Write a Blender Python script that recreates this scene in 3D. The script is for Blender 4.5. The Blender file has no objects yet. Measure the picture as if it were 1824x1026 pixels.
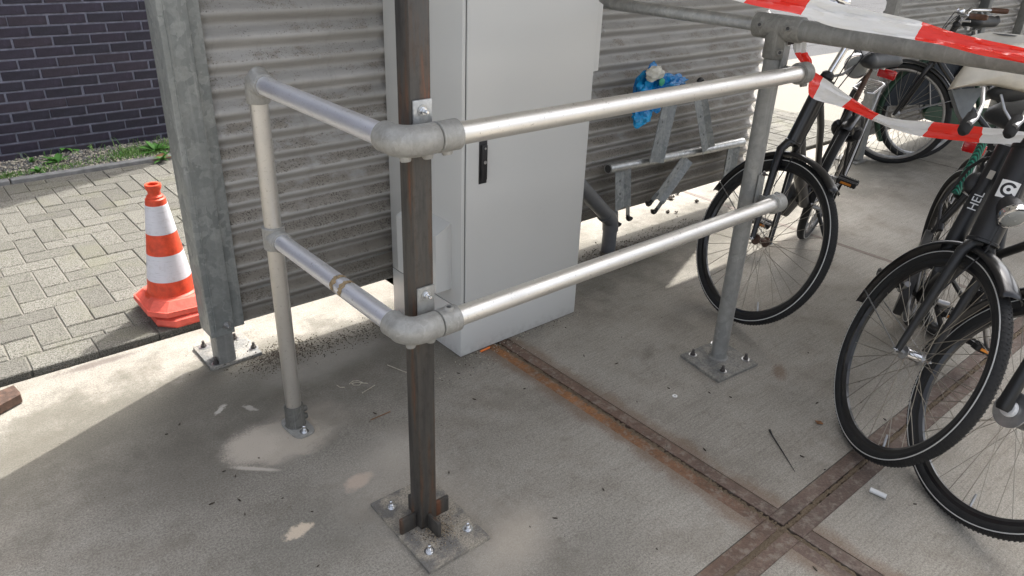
import bpy, bmesh, math, random
from mathutils import Vector, Matrix, Quaternion
from math import sin, cos, pi, radians
random.seed(7)
S = bpy.context.scene
COL = S.collection
V = Vector

# ------------------------------------------------------------------ camera
F_PX = 1325.42
RIGHT = V((0.76166413, -0.6470165, 0.03517674))
DOWN = V((-0.26430694, -0.35978955, -0.89481468))
FWD = V((0.59161608, 0.6722508, -0.44504975))
EYE = V((0, 0, 1.5))
cam_d = bpy.data.cameras.new('camera'); cam = bpy.data.objects.new('camera', cam_d); COL.objects.link(cam)
cam_d.sensor_width = 36.0; cam_d.lens = 36.0 * F_PX / 1824; cam_d.clip_start = 0.05; cam_d.clip_end = 400
cam.matrix_world = Matrix(((RIGHT.x, -DOWN.x, -FWD.x, EYE.x), (RIGHT.y, -DOWN.y, -FWD.y, EYE.y),
                           (RIGHT.z, -DOWN.z, -FWD.z, EYE.z), (0, 0, 0, 1)))
S.camera = cam
# ------------------------------------------------------------------ light
SUN_EL = radians(54.5); SUN_AZ = math.atan2(0.40, 1.0)      # towards the sun, from +X
sun_dir = V((cos(SUN_AZ) * cos(SUN_EL), sin(SUN_AZ) * cos(SUN_EL), sin(SUN_EL)))
W = bpy.data.worlds.new('World'); S.world = W; W.use_nodes = True
nt = W.node_tree; nt.nodes.clear()
sky = nt.nodes.new('ShaderNodeTexSky'); sky.sky_type = 'NISHITA'; sky.sun_disc = False
sky.sun_elevation = SUN_EL; sky.sun_rotation = pi / 2 - SUN_AZ; sky.air_density = 0.7; sky.dust_density = 5.0; sky.ozone_density = 0.4
bg = nt.nodes.new('ShaderNodeBackground'); bg.inputs['Strength'].default_value = 0.15
out = nt.nodes.new('ShaderNodeOutputWorld')
hz = nt.nodes.new('ShaderNodeHueSaturation'); hz.inputs['Saturation'].default_value = 0.38      # thin white cloud over the blue
nt.links.new(sky.outputs[0], hz.inputs['Color']); nt.links.new(hz.outputs[0], bg.inputs[0]); nt.links.new(bg.outputs[0], out.inputs[0])
sd = bpy.data.lights.new('sun', 'SUN'); sd.energy = 2.0; sd.angle = radians(0.55); sd.color = (1.0, 0.975, 0.94)
so = bpy.data.objects.new('sun', sd); COL.objects.link(so)
so.rotation_euler = (-sun_dir).to_track_quat('-Z', 'Y').to_euler(); so.location = sun_dir * 30
S.view_settings.view_transform = 'Standard'; S.view_settings.look = 'None'
S.view_settings.exposure = 1.73; S.view_settings.gamma = 1.0; S.view_settings.use_curve_mapping = False

# ------------------------------------------------------------------ measuring helpers (a sight line meets a real plane)
def ray(x, y):
    return (RIGHT * ((x - 912) / F_PX) + DOWN * ((y - 513) / F_PX) + FWD)
def Z(x, y, z=0.0):
    r = ray(x, y); return EYE + r * ((z - EYE.z) / r.z)
def Yp(x, y, v):
    r = ray(x, y); return EYE + r * (v / r.y)
def Xp(x, y, v):
    r = ray(x, y); return EYE + r * (v / r.x)
def Pl(x, y, p, n):
    r = ray(x, y); return EYE + r * ((V(p) - EYE).dot(n) / r.dot(n))

# ------------------------------------------------------------------ materials
MATS = {}
class NT:
    def __init__(s, name):
        s.m = bpy.data.materials.new(name); s.m.use_nodes = True; s.t = s.m.node_tree; s.n = s.t.nodes
        s.b = s.n['Principled BSDF']; MATS[name] = s.m
        s.geo = None
    def node(s, t, **kw):
        n = s.n.new(t)
        for k, v in kw.items():
            if k in n.inputs: n.inputs[k].default_value = v
            else: setattr(n, k, v)
        return n
    def link(s, a, b): s.t.links.new(a, b)
    def pos(s, obj=False):
        if obj:
            return s.node('ShaderNodeTexCoord').outputs['Object']
        if not s.geo: s.geo = s.node('ShaderNodeNewGeometry')
        return s.geo.outputs['Position']
    def scaled(s, vec, sc):
        m = s.node('ShaderNodeMapping'); m.inputs['Scale'].default_value = sc; s.link(vec, m.inputs[0]); return m.outputs[0]
    def noise(s, vec, scale, detail=4, rough=.55, col=False):
        n = s.node('ShaderNodeTexNoise'); n.inputs['Scale'].default_value = scale; n.inputs['Detail'].default_value = detail
        n.inputs['Roughness'].default_value = rough; s.link(vec, n.inputs['Vector']); return n.outputs['Color' if col else 'Fac']
    def voro(s, vec, scale, feat='F1', outn='Distance'):
        n = s.node('ShaderNodeTexVoronoi'); n.feature = feat; n.inputs['Scale'].default_value = scale; s.link(vec, n.inputs['Vector']); return n.outputs[outn]
    def ramp(s, fac, stops):
        r = s.node('ShaderNodeValToRGB'); e = r.color_ramp.elements
        while len(e) < len(stops): e.new(.5)
        for i, (p, c) in enumerate(stops):
            e[i].position = p; e[i].color = (*c, 1) if len(c) == 3 else c
        s.link(fac, r.inputs[0]); return r.outputs[0]
    def gray(s, fac, a, b, lo=0., hi=1.):
        m = s.node('ShaderNodeMapRange'); s.link(fac, m.inputs[0])
        for i, v in zip((1, 2, 3, 4), (a, b, lo, hi)): m.inputs[i].default_value = v
        m.interpolation_type = 'SMOOTHSTEP' if (lo, hi) in ((0., 1.), (1., 0.)) else 'LINEAR'
        return m.outputs[0]
    def mix(s, fac, a, b, mode='MIX'):
        m = s.node('ShaderNodeMix', data_type='RGBA', blend_type=mode)
        if isinstance(fac, (int, float)): m.inputs[0].default_value = fac
        else: s.link(fac, m.inputs[0])
        for k, v in ((6, a), (7, b)):
            if isinstance(v, tuple): m.inputs[k].default_value = (*v, 1)
            else: s.link(v, m.inputs[k])
        return m.outputs[2]
    def math(s, op, a, b=0.):
        m = s.node('ShaderNodeMath', operation=op)
        for i, v in enumerate((a, b)):
            if isinstance(v, (int, float)): m.inputs[i].default_value = v
            else: s.link(v, m.inputs[i])
        return m.outputs[0]
    def col(s, c):
        if isinstance(c, tuple): s.b.inputs['Base Color'].default_value = (*c, 1)
        else: s.link(c, s.b.inputs['Base Color'])
    def rough(s, r):
        if isinstance(r, (int, float)): s.b.inputs['Roughness'].default_value = r
        else: s.link(r, s.b.inputs['Roughness'])
    def bump(s, h, strength, dist=.01):
        b = s.node('ShaderNodeBump'); b.inputs['Strength'].default_value = strength; b.inputs['Distance'].default_value = dist
        s.link(h, b.inputs['Height']); s.link(b.outputs[0], s.b.inputs['Normal'])
    def xyz(s, v=None):
        n = s.node('ShaderNodeSeparateXYZ'); s.link(v if v else s.pos(), n.inputs[0]); return n.outputs
    def blob(s, cx, cy, rx, ry, ang=0., nscale=9., namp=.45, soft=.35):
        """irregular flat patch on the ground, 1 inside"""
        o = s.xyz(); dx = s.math('SUBTRACT', o[0], cx); dy = s.math('SUBTRACT', o[1], cy)
        c, q = cos(ang), sin(ang)
        u = s.math('DIVIDE', s.math('ADD', s.math('MULTIPLY', dx, c), s.math('MULTIPLY', dy, q)), rx)
        v = s.math('DIVIDE', s.math('SUBTRACT', s.math('MULTIPLY', dy, c), s.math('MULTIPLY', dx, q)), ry)
        d = s.math('SQRT', s.math('ADD', s.math('MULTIPLY', u, u), s.math('MULTIPLY', v, v)))
        d = s.math('ADD', d, s.math('MULTIPLY', s.math('SUBTRACT', s.noise(s.pos(), 170, 4, .8), .5), 1.1 if soft > .35 else .9))
        nz = s.math('MULTIPLY', s.math('SUBTRACT', s.noise(s.pos(), nscale, 5, .6), .5), namp * 2)
        return s.gray(s.math('ADD', d, nz), 1 - soft, 1 + soft * .3, 1., 0.)

def simple(name, c, rough=.5, metal=0., bump=None, var=0., spec=.5, scale=20., coat=0.):
    t = NT(name); p = t.pos(True)
    if var:
        n = t.noise(p, scale, 6, .6)
        t.col(t.ramp(n, [(.3, tuple(x * (1 - var) for x in c)), (.7, tuple(min(1, x * (1 + var)) for x in c))]))
    else: t.col(c)
    t.rough(rough); t.b.inputs['Metallic'].default_value = metal; t.b.inputs['Specular IOR Level'].default_value = spec
    if coat: t.b.inputs['Coat Weight'].default_value = coat
    if bump: t.bump(t.noise(p, bump[0], 4), bump[1], bump[2])
    return t.m

def make_materials():
    # concrete floor ---------------------------------------------------------
    def concrete(name, ed=False):
        t = NT(name); p = t.pos()
        big = t.noise(p, 1.6, 6, .62); mid = t.noise(p, 7, 6, .65); fine = t.noise(p, 170, 5, .78); grit = t.noise(p, 330, 3, .7)
        c = t.ramp(big, [(.32, (.215, .195, .162)), (.5, (.305, .282, .240)), (.70, (.385, .36, .312))])
        c = t.mix(t.gray(mid, .35, .68, 0., .5), c, (.40, .375, .325))
        c = t.mix(t.gray(fine, .40, .58), t.mix(.42, c, (.07, .06, .047)), c)
        c = t.mix(t.gray(grit, .56, .68, 0., .75), c, (.58, .54, .46)); g2 = t.noise(p, 90, 5, .8); c = t.mix(t.gray(g2, .36, .50, .22, 0.), c, (.06, .052, .04))
        mo = t.noise(p, 3.4, 7, .72); c = t.mix(t.gray(mo, .50, .66, 0., .40), c, (.15, .125, .095)); c = t.mix(t.gray(t.noise(p, 13, 6, .75), .56, .66, 0., .30), c, (.13, .11, .085))
        # broom strokes
        o = t.scaled(p, (5, 150, 1)); br = t.noise(o, 1.0, 4, .6)
        rgt = t.gray(t.xyz()[0], .9, 1.7, .15, 1.); c = t.mix(t.math('MULTIPLY', rgt, t.gray(br, .36, .50, .26, 0.)), c, (.12, .105, .085))
        # darker ground by the wall foot and round the plate, broken up by noise
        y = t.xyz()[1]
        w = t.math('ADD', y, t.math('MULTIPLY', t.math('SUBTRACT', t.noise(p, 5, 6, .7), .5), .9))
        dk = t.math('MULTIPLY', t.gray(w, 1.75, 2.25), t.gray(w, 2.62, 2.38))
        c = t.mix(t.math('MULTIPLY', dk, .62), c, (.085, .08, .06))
        for a in ((.85, 1.95, .75, .34, .1, 4, .5, .9, .40, (.10, .09, .07)), (2.75, 2.22, .45, .14, 0, 6, .5, .6, .65, (.06, .052, .04)),
                  (.62, 1.45, .34, .22, .2, 6, .6, .8, .32, (.10, .095, .075)), (.45, 1.95, .5, .3, .1, 4, .6, .9, .35, (.12, .11, .09)), (1.12, .92, .30, .16, .5, 6, .6, .8, .28, (.10, .095, .08)),
                  (.38, 2.69, .16, .022, .0, 16, .6, .6, .65, (.12, .095, .085)), (2.35, 1.12, .06, .03, .6, 12, .5, .7, .55, (.14, .075, .04)),
                  (2.06, 1.52, .09, .03, .5, 12, .5, .7, .35, (.09, .075, .06)), (.77, .98, .12, .03, .9, 12, .6, .7, .5, (.09, .06, .04))):
            m = t.blob(*a[:6], namp=a[6], soft=a[7]); c = t.mix(t.math('MULTIPLY', m, a[8]), c, a[9])
        # pale drilling dust
        for a in ((.70, 1.88, .17, .115, -.25, 16, .38, .30, .62, (.50, .44, .36)), (.78, 1.90, .17, .12, .3, 9, .5, .9, .45, (.46, .41, .34)), (.62, 1.90, .10, .09, .6, 24, .4, .4, .45, (.54, .48, .40)), (.585, 1.80, .085, .010, -.75, 22, .5, .6, .6, (.62, .56, .48)), (.98, 1.62, .13, .10, .4, 9, .5, .9, .5, (.46, .42, .36)),
                  (.80, 1.56, .052, .030, .25, 30, .55, .4, .7, (.56, .43, .34)), (.575, 1.485, .045, .024, .1, 48, .8, .4, .9, (.66, .55, .42)),
                  (.88, 1.42, .20, .26, .3, 7, .5, .8, .40, (.47, .42, .35)), (1.0, 1.10, .17, .10, .3, 6, .5, .9, .55, (.50, .44, .36)),
                  (1.05, 2.20, .28, .10, .1, 6, .6, .8, .35, (.42, .40, .35)), (.62, 2.15, .035, .010, .7, 60, 1., .4, .6, (.60, .57, .5)),
                  (.70, 2.10, .012, .030, .4, 60, 1., .4, .5, (.55, .52, .46))):
            m = t.blob(*a[:6], namp=a[6], soft=a[7]); c = t.mix(t.math('MULTIPLY', m, a[8]), c, a[9])
        # brown staining beside the rusty joint
        x = t.xyz()[0]
        jx = t.math('ABSOLUTE', t.math('SUBTRACT', x, 1.635)); jn = t.math('ADD', jx, t.math('MULTIPLY', t.math('SUBTRACT', mid, .5), .12))
        st = t.math('MULTIPLY', t.gray(jn, .11, .06), t.gray(y, 1.95, 1.90)); c = t.mix(t.math('MULTIPLY', st, .55), c, (.15, .085, .05))
        pits = t.voro(p, 130); c = t.mix(t.gray(pits, .05, .14, .55, 0.), c, (.05, .045, .035))
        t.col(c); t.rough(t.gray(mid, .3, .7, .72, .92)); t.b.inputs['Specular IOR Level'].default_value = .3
        h = t.math('ADD', t.math('MULTIPLY', fine, .5), t.math('ADD', t.math('MULTIPLY', grit, .45), t.math('MULTIPLY', br, .35)))
        t.bump(h, .5, .005)
        return t.m
    concrete('concrete')
    # brown steel edging ------------------------------------------------------
    t = NT('rusty_edging'); p = t.pos(); n = t.noise(p, 9, 6, .7); f = t.noise(p, 130, 4, .7); y = t.xyz()[1]
    c = t.ramp(n, [(.3, (.085, .062, .05)), (.5, (.125, .088, .07)), (.72, (.17, .125, .10))])
    xx_ = t.xyz()[0]; lf = t.gray(t.math('ADD', xx_, t.math('MULTIPLY', t.math('SUBTRACT', n, .5), .03)), 1.650, 1.615); far = t.math('MULTIPLY', t.gray(y, .45, 1.45), t.math('ADD', .25, lf)); c = t.mix(t.math('MULTIPLY', far, .75), c, t.ramp(n, [(.35, (.17, .08, .03)), (.65, (.33, .14, .045))]))
    c = t.mix(t.gray(f, .4, .65, .35, 0.), c, (.05, .035, .025)); c = t.mix(t.gray(t.noise(p, 26, 6, .8), .50, .62, 0., .55), c, (.255, .225, .185)); t.col(c); t.rough(.85); t.bump(f, .8, .004)
    t = NT('joint_dirt'); p = t.pos(); f = t.noise(p, 160, 5, .75); g = t.voro(p, 210)
    t.col(t.mix(t.gray(g, .1, .5), t.ramp(f, [(.35, (.05, .035, .022)), (.65, (.27, .20, .13))]), (.17, .125, .08))); t.rough(.95); t.bump(f, 1., .01)
    t = NT('brown_joint'); p = t.pos(); f = t.noise(p, 60, 5, .7); t.col(t.ramp(f, [(.3, (.13, .10, .085)), (.7, (.21, .175, .145))])); t.rough(.85)
    # pavers -------------------------------------------------------------------
    for i, base in enumerate(((.205, .198, .172), (.245, .236, .205), (.175, .168, .148))):
        t = NT('paver_stone_%s' % 'abc'[i]); p = t.pos(); n = t.noise(p, 230, 3, .7); m = t.noise(p, 4, 5, .6); g = t.voro(p, 330)
        c = t.mix(t.gray(n, .36, .62), (.06, .055, .042), base); c = t.mix(t.gray(g, .0, .28, .55, 0.), c, (.46, .44, .38))
        c = t.mix(t.gray(m, .52, .72, 0., .35), c, (.16, .16, .09)); t.col(c); t.rough(.9); t.b.inputs['Specular IOR Level'].default_value = .3; t.bump(t.math('ADD', n, t.math('MULTIPLY', g, -.6)), .8, .004)
    t = NT('joint_sand'); p = t.pos(); n = t.noise(p, 300, 4, .7); t.col(t.ramp(n, [(.3, (.13, .12, .10)), (.7, (.28, .26, .22))])); t.rough(.95); t.bump(n, .6, .004)
    t = NT('gravel_bed'); p = t.pos(); g = t.voro(p, 90); cc = t.voro(p, 90, outn='Color'); gs = t.xyz(cc)[0]
    t.col(t.mix(t.gray(g, .1, .7), t.ramp(gs, [(.0, (.20, .185, .17)), (.5, (.42, .39, .36)), (1., (.62, .59, .56))]), (.06, .055, .05))); t.rough(.9)
    t.bump(t.gray(g, 0., .8, 1., 0.), 1., .012)
    t = NT('far_paving'); p = t.pos(); n = t.noise(p, 120, 4, .7); m = t.noise(p, 1.2, 5, .6)
    t.col(t.mix(t.gray(n, .4, .6), t.ramp(m, [(.3, (.070, .070, .071)), (.7, (.095, .095, .096))]), (.12, .12, .12))); t.rough(.9); t.b.inputs['Specular IOR Level'].default_value = .02; t.bump(n, .4, .003)
    simple('kerb_stone', (.19, .19, .185), .85, var=.3, bump=(120, .4, .003))
    # brickwork ------------------------------------------------------------------
    for i, base in enumerate(((.024, .019, .034), (.030, .023, .036), (.019, .017, .030))):
        simple('blue_black_brick_%s' % 'abc'[i], base, .62, var=.35, bump=(70, .6, .004), scale=22)
    simple('grey_mortar', (.19, .195, .245), .9, var=.3, bump=(150, .6, .004), scale=30)
    # corrugated sheet -------------------------------------------------------------
    t = NT('corrugated_sheet'); p = t.pos(); g = t.geo; o = t.xyz()
    nz = t.xyz(g.outputs['Normal'])[2]
    s1 = t.noise(t.scaled(p, (1.2, 1, 9)), 2.2, 6, .65); f = t.noise(p, 160, 4, .75); m = t.noise(t.scaled(p, (1, 1, 2)), 9, 6, .7)
    c = t.ramp(s1, [(.3, (.32, .31, .29)), (.55, (.40, .39, .37)), (.75, (.47, .46, .44))])
    low = t.gray(o[2], 1.25, .25)
    dirt = t.math('MULTIPLY', t.gray(nz, .15, .62), t.gray(t.math('ADD', m, t.math('MULTIPLY', low, .32)), .52, .72))
    c = t.mix(t.math('MULTIPLY', dirt, .55), c, (.20, .165, .115))
    sp = t.math('MULTIPLY', t.gray(t.math('ADD', f, t.math('MULTIPLY', low, .07)), .57, .63), t.math('MULTIPLY', t.gray(nz, .1, .5), t.gray(m, .42, .55)))
    c = t.mix(t.math('MULTIPLY', sp, .8), c, (.045, .037, .028))
    c = t.mix(t.math('MULTIPLY', t.gray(o[2], .62, .12), .55), c, (.11, .095, .07)); run = t.noise(t.scaled(p, (16, 1, .8)), 1.5, 5, .7); c = t.mix(t.gray(run, .56, .70, 0., .28), c, (.17, .15, .12))
    c = t.mix(t.gray(t.noise(t.scaled(p, (.6, 1, 14)), 30, 3, .7), .68, .74, 0., .5), c, (.55, .53, .49))
    t.col(c); t.rough(t.gray(s1, .3, .7, .42, .6)); t.b.inputs['Metallic'].default_value = 0.; t.b.inputs['Specular IOR Level'].default_value = .35; t.bump(t.math('ADD', f, t.math('MULTIPLY', sp, 1.5)), .25, .004)
    # galvanised ---------------------------------------------------------------------
    def galv(name, a, b, sc, metal=.55, rough=.5):
        t = NT(name); p = t.pos(True); w = t.mix(.12, p, t.noise(p, 14, 3, .5, True)); cc = t.voro(t.scaled(w, (1, 1, .6)), sc, outn='Color'); n = t.noise(p, 60, 5, .7)
        s = t.noise(t.scaled(p, (30, 30, 1.2)), 1.5, 5, .6)
        c = t.mix(t.xyz(cc)[0], a, b); c = t.mix(t.gray(n, .35, .7, .35, 0.), c, tuple(x * .55 for x in a)); c = t.mix(t.gray(s, .55, .72, 0., .35), c, (.50, .50, .47))
        t.col(c); t.rough(t.gray(t.xyz(cc)[1], 0, 1, rough - .1, rough + .12)); t.b.inputs['Metallic'].default_value = metal; t.bump(n, .12, .003); return t.m
    galv('galvanised_spangle', (.215, .228, .22), (.33, .342, .325), 42, .3, .5)
    galv('galvanised_weathered', (.25, .25, .235), (.31, .31, .29), 45, .35, .58)
    galv('galvanised_rack', (.24, .26, .26), (.40, .415, .41), 60, .15, .5)
    galv('galvanised_bright', (.45, .46, .46), (.62, .63, .62), 80, .8, .4)
    galv('cast_fitting', (.33, .325, .30), (.385, .38, .355), 90, .35, .55)
    galv('cast_fitting_old', (.20, .195, .175), (.25, .245, .22), 90, .25, .65)
    galv('dark_socket', (.10, .098, .085), (.14, .135, .12), 90, .2, .65)
    # aluminium tube --------------------------------------------------------------------
    def alu(name, base, rough, scr=.5):
        t = NT(name); p = t.pos(True); n = t.noise(p, 7, 5, .65); f = t.noise(p, 90, 5, .75); sc = t.noise(t.scaled(p, (5, 5, 5)), 40, 2, .9)
        c = t.mix(t.gray(n, .35, .7, 0., .35), base, tuple(x * .72 for x in base)); c = t.mix(t.gray(f, .60, .70, 0., scr), c, (.25, .23, .20))
        c = t.mix(t.gray(sc, .67, .71, 0., .5), c, (.30, .27, .22))
        t.col(c); t.rough(t.gray(n, .3, .7, rough, rough + .16)); t.b.inputs['Metallic'].default_value = .9; t.bump(f, .08, .002); return t.m
    alu('aluminium_rail', (.80, .78, .735), .36, .7); alu('aluminium_post', (.58, .56, .52), .38, .7)
    alu('aluminium_skylit', (.80, .81, .85), .40)  # blue skylight on the short bars is put into the metal's colour
    simple('tape_residue', (.30, .22, .12), .8, var=.5, bump=(200, .8, .004), scale=90)
    # raw steel ---------------------------------------------------------------------------
    t = NT('raw_steel'); p = t.pos(True); s = t.noise(t.scaled(p, (26, 26, 2.2)), 1.3, 6, .62); f = t.noise(t.scaled(p, (1, 1, .5)), 70, 5, .7)
    c = t.ramp(s, [(.34, (.036, .034, .031)), (.50, (.066, .060, .052)), (.58, (.075, .052, .036)), (.70, (.17, .06, .026))])
    c = t.mix(t.gray(f, .5, .7, 0., .5), c, (.02, .014, .012)); t.col(c); t.rough(.5); t.b.inputs['Metallic'].default_value = .1; t.bump(f, .25, .002)
    t = NT('dusty_steel_plate'); p = t.pos(); f = t.noise(p, 220, 4, .75); m = t.noise(p, 16, 5, .65)
    c = t.mix(t.gray(m, .38, .62), (.17, .165, .155), (.43, .385, .31)); c = t.mix(t.gray(f, .42, .62, .6, 0.), c, (.10, .085, .065)); t.col(c); t.rough(.75); t.bump(f, .6, .003)
    t = NT('old_steel_plate'); p = t.pos(); f = t.noise(p, 150, 4, .75); m = t.noise(p, 14, 5, .65)
    c = t.mix(t.gray(m, .4, .62), (.19, .19, .18), (.30, .285, .25)); c = t.mix(t.gray(f, .38, .55, .6, 0.), c, (.08, .07, .055)); t.col(c); t.rough(.7); t.b.inputs['Metallic'].default_value = .2; t.bump(f, .6, .003)
    simple('sawdust', (.42, .34, .24), .95, var=.5, bump=(400, 1, .006), scale=300)
    simple('rusty_steel', (.085, .048, .032), .75, var=.6, bump=(90, .6, .004), scale=50)
    simple('zinc_bolt', (.72, .73, .74), .25, 1.0)
    simple('dark_bolt', (.10, .09, .085), .55, .6, var=.3)
    simple('chrome', (.75, .75, .76), .14, 1.0); simple('dull_alloy', (.42, .42, .42), .38, .9, var=.2, scale=30)
    simple('spoke_wire', (.30, .275, .23), .38, .8)
    # cabinet
    t = NT('cabinet_paint'); p = t.pos(True); n = t.noise(p, 2.5, 5, .55); f = t.noise(p, 700, 2, .5); d = t.noise(p, 60, 6, .75)
    c = t.mix(n, (.55, .55, .525), (.58, .58, .555)); c = t.mix(t.gray(d, .66, .74, 0., .35), c, (.30, .29, .27)); zz_ = t.xyz()[2]; ft = t.math('MULTIPLY', t.gray(zz_, .07, .0), t.gray(t.noise(t.pos(), 40, 6, .8), .40, .62)); c = t.mix(t.math('MULTIPLY', ft, .28), c, (.26, .24, .21)); st = t.noise(t.scaled(t.pos(), (40, 40, 1.4)), 1.2, 5, .7); t.col(c); t.rough(.30); t.bump(f, .05, .001)
    simple('cabinet_seam', (.06, .06, .06), .7)
    # bike stuff
    simple('black_rubber', (.010, .010, .010), .75, bump=(300, .3, .002), var=.3, scale=40)
    simple('black_frame_paint', (.008, .008, .009), .30, var=.3, scale=6, coat=.25)
    simple('matt_black_paint', (.011, .0115, .012), .46, var=.25, scale=8)
    simple('black_plastic', (.012, .012, .013), .5, bump=(180, .2, .002), var=.25)
    simple('saddle_vinyl', (.028, .030, .032), .50, bump=(240, .25, .002), var=.3)
    simple('reflective_stripe', (.62, .62, .60), .35, .2); simple('white_plastic', (.75, .75, .73), .35)
    t = NT('lamp_lens'); p = t.pos(True); t.col((.26, .27, .26)); t.rough(.22); t.b.inputs['Metallic'].default_value = .15; t.bump(t.noise(p, 160, 2, .5), .5, .004)
    simple('green_paint', (.022, .06, .035), .4, var=.3); simple('red_lens', (.45, .01, .012), .2, coat=.5); simple('orange_reflector', (.65, .22, .02), .3)
    simple('brown_leather', (.10, .045, .025), .5, var=.5, bump=(80, .4, .003), scale=40)
    simple('blue_black_cloth', (.022, .028, .036), .75, var=.4, bump=(14, .4, .02), scale=9)
    simple('beige_plastic', (.50, .465, .39), .42, var=.16, bump=(60, .2, .003), scale=14)
    t = NT('green_braid'); p = t.pos(True); w = t.node('ShaderNodeTexWave'); w.inputs['Scale'].default_value = 60; w.inputs['Distortion'].default_value = 3; t.link(p, w.inputs[0])
    t.col(t.ramp(w.outputs['Fac'], [(.3, (.0, .055, .035)), (.8, (.01, .24, .15))])); t.rough(.5); t.bump(w.outputs['Fac'], .8, .004)
    # cone
    simple('cone_orange', (.62, .062, .020), .55, var=.28, bump=(60, .35, .003), scale=30)
    simple('cone_base_red', (.66, .10, .065), .65, var=.18, bump=(60, .5, .004), scale=26)
    t = NT('cone_white_sleeve'); p = t.pos(True); f = t.noise(t.scaled(p, (3, 3, 60)), 6, 5, .75); b = t.node('ShaderNodeTexVoronoi'); b.inputs['Scale'].default_value = 260; t.link(p, b.inputs['Vector'])
    gr = t.noise(p, 22, 6, .8); t.col(t.mix(t.gray(gr, .52, .70, 0., .4), t.mix(t.gray(f, .58, .66, 0., .6), (.62, .62, .66), (.25, .24, .24)), (.33, .30, .27))); t.rough(.45); t.bump(b.outputs[0], .15, .002)
    # tape
    for nm, cc in (('tape_red', (.80, .035, .020)), ('tape_white', (.72, .71, .68))):
        t = NT(nm); p = t.pos(True); n = t.noise(p, 5, 3, .5); t.col(cc); t.rough(.24)
        t.bump(t.noise(t.scaled(p, (3, 3, 14)), 6, 4, .5), .5, .01)
        tr = t.node('ShaderNodeBsdfTranslucent'); tr.inputs[0].default_value = (*cc, 1); mx = t.node('ShaderNodeMixShader'); mx.inputs[0].default_value = .22
        t.link(t.b.outputs[0], mx.inputs[1]); t.link(tr.outputs[0], mx.inputs[2]); t.link(mx.outputs[0], t.n['Material Output'].inputs[0])
    t = NT('blue_bag'); p = t.pos(True); n = t.noise(p, 9, 3, .5); wv = t.noise(p, 24, 3, .5)
    c = t.ramp(n, [(.40, (.0, .16, .45)), (.62, (.01, .36, .72))]); t.col(c); t.rough(.22); t.bump(wv, .9, .02)
    simple('white_bag', (.55, .54, .47), .35, var=.25, scale=25); simple('green_print', (.03, .34, .20), .35)
    # vegetation, pieces
    simple('weed_leaf', (.07, .20, .03), .55, var=.5, scale=25); simple('grass_blade', (.15, .26, .06), .6, var=.5, scale=25); simple('dry_leaf', (.20, .09, .035), .8, var=.5, scale=40)
    simple('debris_dark', (.055, .042, .03), .9, var=.6, scale=60); simple('debris_brown', (.12, .10, .075), .9, var=.5, scale=60); simple('debris_pale', (.42, .38, .30), .8, var=.3, scale=60)
    simple('grey_pvc', (.115, .12, .125), .45, var=.15); simple('grey_post_paint', (.13, .14, .14), .55, var=.25)
    simple('roof_sheet', (.66, .66, .64), .5, .2, var=.1); simple('far_panel', (.20, .21, .22), .6, var=.15); simple('window_glass', (.03, .035, .04), .08)
    simple('orange_sleeve', (.75, .18, .03), .5); simple('clear_plastic', (.62, .62, .60), .12)
make_materials()
M = MATS

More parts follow.
